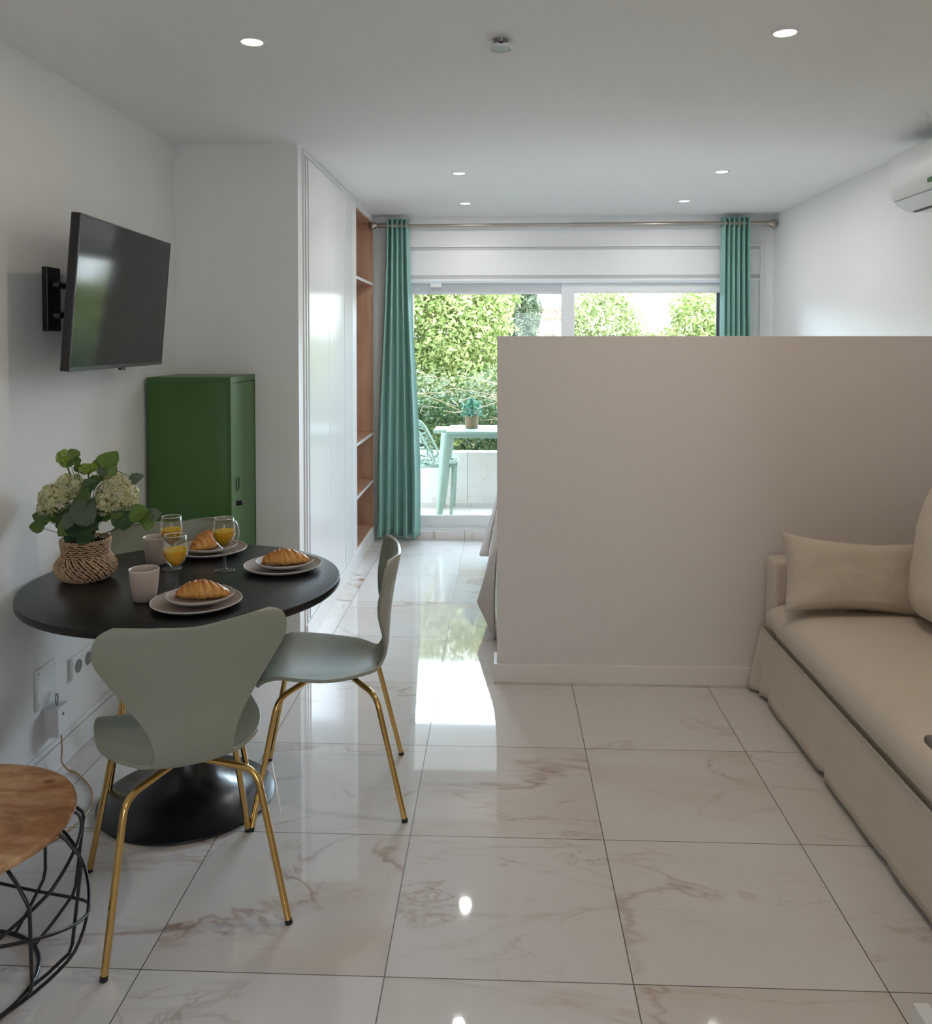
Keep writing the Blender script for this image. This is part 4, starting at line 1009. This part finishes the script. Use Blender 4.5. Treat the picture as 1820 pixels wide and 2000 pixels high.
for sx in (-1, 1):
    for sy in (-1, 1):
        bm = bmesh.new(); ta = Vector((sx*0.475, sy*0.205, 0.729)); tb = Vector((sx*0.545, sy*0.20, 0.0))
        tube_bm(bm, [ta, lerp(ta, tb, 0.3), lerp(ta, tb, 0.7), tb], [0.052, 0.047, 0.036, 0.028], 16)
        link('leg', bm, M['mint'], bt, angle=50)
# lattice chair
bc = empty('lattice_chair', (-0.66, 7.80, 0), 0, 'mint plastic chair with an openwork lattice back on the balcony', 'chair')
rnd = random.Random(21)
def shell_pt(u, v):     # u around the tub (-1..1), v from front of seat (0) to top of back (1)
    if v < 0.5:
        t = v/0.5; x = lerp(0.26, -0.17, t); z = 0.445-0.018*math.sin(PI*t); yy = u*lerp(0.22, 0.235, t); z += 0.05*abs(u)**3*t
        return Vector((x, yy, z))
    t = (v-0.5)/0.5
    h = 0.40*(1-0.30*abs(u)**2.2)
    x = -0.17-0.10*t+0.24*abs(u)**2.4*(1-0.25*t); z = 0.445+0.05*abs(u)**3+h*(1-(1-t)**1.3)
    return Vector((x, u*lerp(0.235, 0.27, t), z))
bm = bmesh.new(); NU, NV = 9, 13
V = {}
for j in range(NV*2+1):
    for i in range(NU+1):
        u = (i+(0.5 if (j//1) % 2 else 0.0))/(NU+0.5)*2-1; v = j/(NV*2)
        if 0 < i < NU and 0 < j < NV*2: u += rnd.uniform(-0.06, 0.06); v += rnd.uniform(-0.012, 0.012)
        V[i, j] = bm.verts.new(shell_pt(max(-1, min(1, u)), max(0, min(1, v))))
for j in range(NV*2):
    for i in range(NU):
        a, b, c_, d_ = V[i, j], V[i+1, j], V[i+1, j+1], V[i, j+1]
        bm.faces.new((a, b, c_, d_))
# merge random neighbours into irregular cells
es = [e for e in bm.edges if len(e.link_faces) == 2]; rnd.shuffle(es); used = set(); kill = []
for e in es:
    f = [x.index for x in e.link_faces]
    bm.faces.index_update()
    fa, fb = e.link_faces
    if fa in used or fb in used: continue
    kill.append(e); used.add(fa); used.add(fb)
bmesh.ops.dissolve_edges(bm, edges=kill[:int(len(kill)*0.9)], use_verts=False)
o = link('lattice_shell', bm, M['mint'], bc, smooth=True)
wf = o.modifiers.new('wire', 'WIREFRAME'); wf.thickness = 0.014; wf.use_replace = True; wf.use_even_offset = False
mod_sub(o, 1)
bm = bmesh.new(); tube_bm(bm, catmull([shell_pt(-1, 0), shell_pt(-1, 0.25), shell_pt(-1, 0.5)]+[shell_pt(-1, 0.75)]+[shell_pt(u/6-1, 1.0) for u in range(0, 13, 2)]+[shell_pt(1, 0.75), shell_pt(1, 0.5), shell_pt(1, 0.25), shell_pt(1, 0)], 5), 0.011, 10)
link('shell_rim', bm, M['mint'], bc, smooth=True)
bm = bmesh.new(); tube_bm(bm, [(-0.17, -0.2, 0.425), (0.26, -0.2, 0.44), (0.26, 0.2, 0.44), (-0.17, 0.2, 0.425)], 0.015, 10, True); link('seat_frame', bm, M['mint'], bc, smooth=True)
for x0_, y0_, x1_, y1_ in ((0.24, -0.19, 0.22, -0.24), (0.24, 0.19, 0.22, 0.24), (-0.16, -0.19, -0.23, -0.24), (-0.16, 0.19, -0.23, 0.24)):
    tube('leg', [(x0_, y0_, 0.43), (x1_, y1_, 0.0)], [0.019, 0.013], M['mint'], bc, 12)
# potted plant on the balcony table
pt_ = empty('potted_plant', (-0.265, 7.755, 0.754), 0, 'small teal leafy plant in a woven brown pot on the balcony table', 'potted plant')
lathe('pot', [(0.0, 0.0), (0.052, 0.0), (0.058, 0.006), (0.061, 0.10), (0.063, 0.113), (0.056, 0.113), (0.054, 0.09), (0.0, 0.088)], M['coir'], pt_, 32)
bm = bmesh.new(); rnd = random.Random(5)
for k in range(150):
    a = rnd.uniform(0, 2*PI); rr = rnd.uniform(0, 0.10); z = 0.11+rnd.uniform(0, 0.17)*(1-rr*4)
    leaf_bm(bm, Vector((rr*math.cos(a), rr*math.sin(a), z)), 0.035, Vector((rnd.uniform(-1, 1), rnd.uniform(-1, 1), rnd.uniform(0.2, 1))), Vector((math.cos(a), math.sin(a), 0.5)), 0.6)
link('leaves', bm, M['leaf_teal'], pt_, smooth=True)

# ------------------------------------------------------------ planting beyond the balcony
def scatter(name, vols, count, size, mat, parent, seed, flat=0.35, broad=0.8, surface=0.6):
    rnd = np.random.RandomState(seed); Vv = []; Ff = []
    w_ = np.array([v[1][0]*v[1][1]*v[1][2] for v in vols])**0.67; w_ /= w_.sum()
    for (c, R), ww in zip(vols, w_):
        m = int(count*ww)
        d_ = rnd.normal(size=(m, 3)); d_ /= np.linalg.norm(d_, axis=1)[:, None]
        rad = surface+(1-surface)*rnd.rand(m); rad *= (1+0.16*np.sin(d_[:, 0]*9+c[0]*3)*np.sin(d_[:, 2]*8+c[1]))
        P = np.array(c)+d_*rad[:, None]*np.array(R)
        nn = d_*0.6+rnd.normal(size=(m, 3))*0.7+np.array([0, -0.2, 0.5]); nn /= np.linalg.norm(nn, axis=1)[:, None]
        t1 = np.cross(nn, rnd.normal(size=(m, 3))); t1 /= np.linalg.norm(t1, axis=1)[:, None]; t2 = np.cross(nn, t1)
        s = size*(0.6+0.8*rnd.rand(m))[:, None]
        q = [P-t1*s, P-t1*s*0.2+t2*s*broad*0.55, P+t1*s, P-t1*s*0.2-t2*s*broad*0.55]
        base = len(Vv)*1
        A = np.stack(q, 1).reshape(-1, 3)
        off = sum(len(x) for x in Vv); Vv.append(A)
        Ff.append(np.arange(len(A)).reshape(-1, 4)+off)
    A = np.concatenate(Vv); F = np.concatenate(Ff)
    me = bpy.data.meshes.new(name); me.vertices.add(len(A)); me.vertices.foreach_set('co', A.ravel())
    me.loops.add(F.size); me.loops.foreach_set('vertex_index', F.ravel().astype(np.int32))
    me.polygons.add(len(F)); me.polygons.foreach_set('loop_start', np.arange(0, F.size, 4, dtype=np.int32)); me.polygons.foreach_set('loop_total', np.full(len(F), 4, dtype=np.int32))
    me.update(calc_edges=True); me.materials.append(mat)
    o = bpy.data.objects.new(name, me); COL.objects.link(o)
    if parent is not None: o.parent = parent
    return o
def tree(label, x, y, vols, count, size, mat, seed, trunk_h, cat='tree', name='leafy_tree', broad=0.8, **kw):
    root = empty(name, (x, y, -0.8), 0, label, cat)
    v = [((c[0]-x, c[1]-y, c[2]+0.8), R) for c, R in vols]
    scatter('crown', v, count, size, mat, root, seed, broad=broad, **kw)
    bm = bmesh.new(); tube_bm(bm, catmull([(0, 0, 0), (0.08, 0.05, trunk_h*0.4), (-0.05, 0.0, trunk_h*0.8), (0, 0, trunk_h+0.4)], 5), [0.16-0.006*k for k in range(16)], 10)
    rnd = random.Random(seed)
    for k in range(6):
        c = Vector(v[k % len(v)][0]); tube_bm(bm, catmull([(0, 0, trunk_h*0.6), Vector((0, 0, trunk_h*0.7))*0.6+c*0.3, c], 4), [0.06-0.005*q for q in range(9)], 8)
    link('trunk', bm, M['bark'], root, smooth=True)
tree('broad bright green tree filling the glazing next to the wardrobe-side curtain', -0.9, 12.2, [((-2.3, 12.4, 1.6), (1.3, 1.0, 1.3)), ((-0.9, 12.2, 2.1), (1.15, 1.0, 1.2)), ((-0.45, 11.8, 1.0), (0.85, 0.8, 0.9)), ((-1.4, 11.6, 0.4), (1.1, 0.7, 0.8)), ((-0.3, 12.0, 2.2), (0.55, 0.6, 0.6)), ((-0.2, 12.0, 0.5), (0.8, 0.7, 0.7)), ((-1.5, 11.5, 2.3), (0.9, 0.7, 0.9)), ((-0.6, 11.6, 1.7), (0.8, 0.7, 0.9))], 62000, 0.036, M['leaf_tree'], 1, 1.6)
tree('tall narrow grey green cypress beside the broad bright tree', 0.55, 16.5, [((0.45, 16.5, 0.6), (0.42, 0.4, 1.2)), ((0.42, 16.5, 1.9), (0.34, 0.35, 1.1)), ((0.40, 16.5, 3.0), (0.26, 0.25, 0.9))], 28000, 0.05, M['leaf_cypress'], 2, 2.0, broad=0.35, name='cypress')
tree('rounded green tree seen through the middle of the glazing above the partition', 1.7, 13.5, [((1.58, 13.5, 1.72), (0.62, 0.6, 0.78)), ((1.95, 13.5, 1.1), (0.75, 0.7, 0.6)), ((1.2, 13.4, 1.0), (0.6, 0.6, 0.6)), ((1.5, 13.4, 0.3), (1.0, 0.7, 0.7)), ((2.35, 13.7, 1.22), (0.75, 0.6, 0.50))], 36000, 0.036, M['leaf_tree2'], 3, 1.0)
tree('rounded green tree seen beside the curtain on the bare wall side', 3.0, 13.2, [((3.05, 13.2, 1.75), (0.58, 0.6, 0.75)), ((3.4, 13.2, 1.2), (0.8, 0.7, 0.8)), ((2.7, 13.1, 0.8), (0.7, 0.6, 0.6)), ((3.6, 13.1, 0.2), (1.1, 0.7, 0.8))], 36000, 0.036, M['leaf_tree'], 4, 1.0)
tree('added unseen green tree beyond the wardrobe-side end of the balcony', -4.6, 12.0, [((-4.6, 12.0, 2.0), (1.4, 1.0, 1.6)), ((-5.6, 12.0, 1.2), (1.3, 1.0, 1.4)), ((-4.0, 11.6, 0.6), (1.3, 0.8, 1.0)), ((-4.4, 12.0, 3.2), (1.2, 0.9, 1.0))], 22000, 0.05, M['leaf_tree'], 15, 1.6)  # unseen tree, added to hide the sky in the wardrobe door reflection
tree('low pale shrub growing in front of the white house', 1.0, 15.5, [((0.7, 15.5, 1.15), (0.7, 0.6, 0.5)), ((1.2, 15.4, 1.2), (0.7, 0.6, 0.5)), ((2.3, 15.6, 1.05), (0.9, 0.6, 0.55)), ((0.9, 15.2, 0.4), (1.6, 0.6, 0.6))], 18000, 0.034, M['leaf_shrub'], 6, 0.6, 'shrub', 'garden_shrub')
iv = empty('ivy_hedge', (0, 8.62, -0.8), 0, 'dense ivy hedge covering the outside of the balcony parapet', 'hedge')
vols = []
rnd = random.Random(9)
for k in range(22):
    x = -3.6+k*0.38
    vols.append(((x, 0.02+rnd.uniform(-.03, .03), 1.25+rnd.uniform(-.04, .05)), (0.30, 0.20, 0.24)))
    vols.append(((x+0.19, 0.05, 1.60+rnd.uniform(-.05, .06)), (0.30, 0.22, 0.22)))
o = scatter('foliage', vols, 26000, 0.026, M['leaf_ivy'], iv, 8, surface=0.3)
tag(o, None, None, None, 'stuff')
bm = bmesh.new()
for k in range(90):
    x = rnd.uniform(-3, 3.5); z = rnd.uniform(1.55, 1.95)
    tube_bm(bm, catmull([(x, rnd.uniform(-.15, .0), z), (x+rnd.uniform(-.2, .2), rnd.uniform(-.28, -.1), z+rnd.uniform(-.08, .08)), (x+rnd.uniform(-.5, .5), rnd.uniform(-.25, .0), z+rnd.uniform(-.1, .15))], 4), 0.0035, 5)
link('dry_twigs', bm, M['twig'], iv, smooth=True)
sh = empty('flowering_shrub', (0, 9.6, -0.8), 0, 'loose sunlit shrub growing just behind the ivy hedge', 'shrub')
vols = [((-3.0+k*0.7, 0.0, 1.75+rnd.uniform(-.15, .1)), (0.50, 0.35, 0.42)) for k in range(10)]
scatter('foliage', vols, 22000, 0.028, M['leaf_shrub'], sh, 12, surface=0.4)
bm = bmesh.new()
for k in range(10): tube_bm(bm, catmull([(-3.0+k*0.7, 0, 0), (-2.95+k*0.7, 0.03, 0.8), (-3.0+k*0.7, 0.0, 1.7)], 4), 0.025, 6)
link('stems', bm, M['bark'], sh, smooth=True)
# white house with a tiled roof edge
hs = empty('white_house', (-3.0, 32.0, -0.8), 0, 'white rendered house with a terracotta tiled roof behind the trees', 'house')
box('house_wall', -6.0, 5.5, 0.0, 6.0, 0.0, 3.10, M['render'], hs)
bm = bmesh.new()
add_box(bm, -6.2, 5.7, -0.25, 6.0, 3.10, 3.16)
for k in range(58):
    x = -6.15+k*0.206; tube_bm(bm, [(x, -0.32, 3.24), (x, 3.0, 3.62)], 0.085, 10)
link('tiled_roof', bm, M['terracotta'], hs, angle=50)
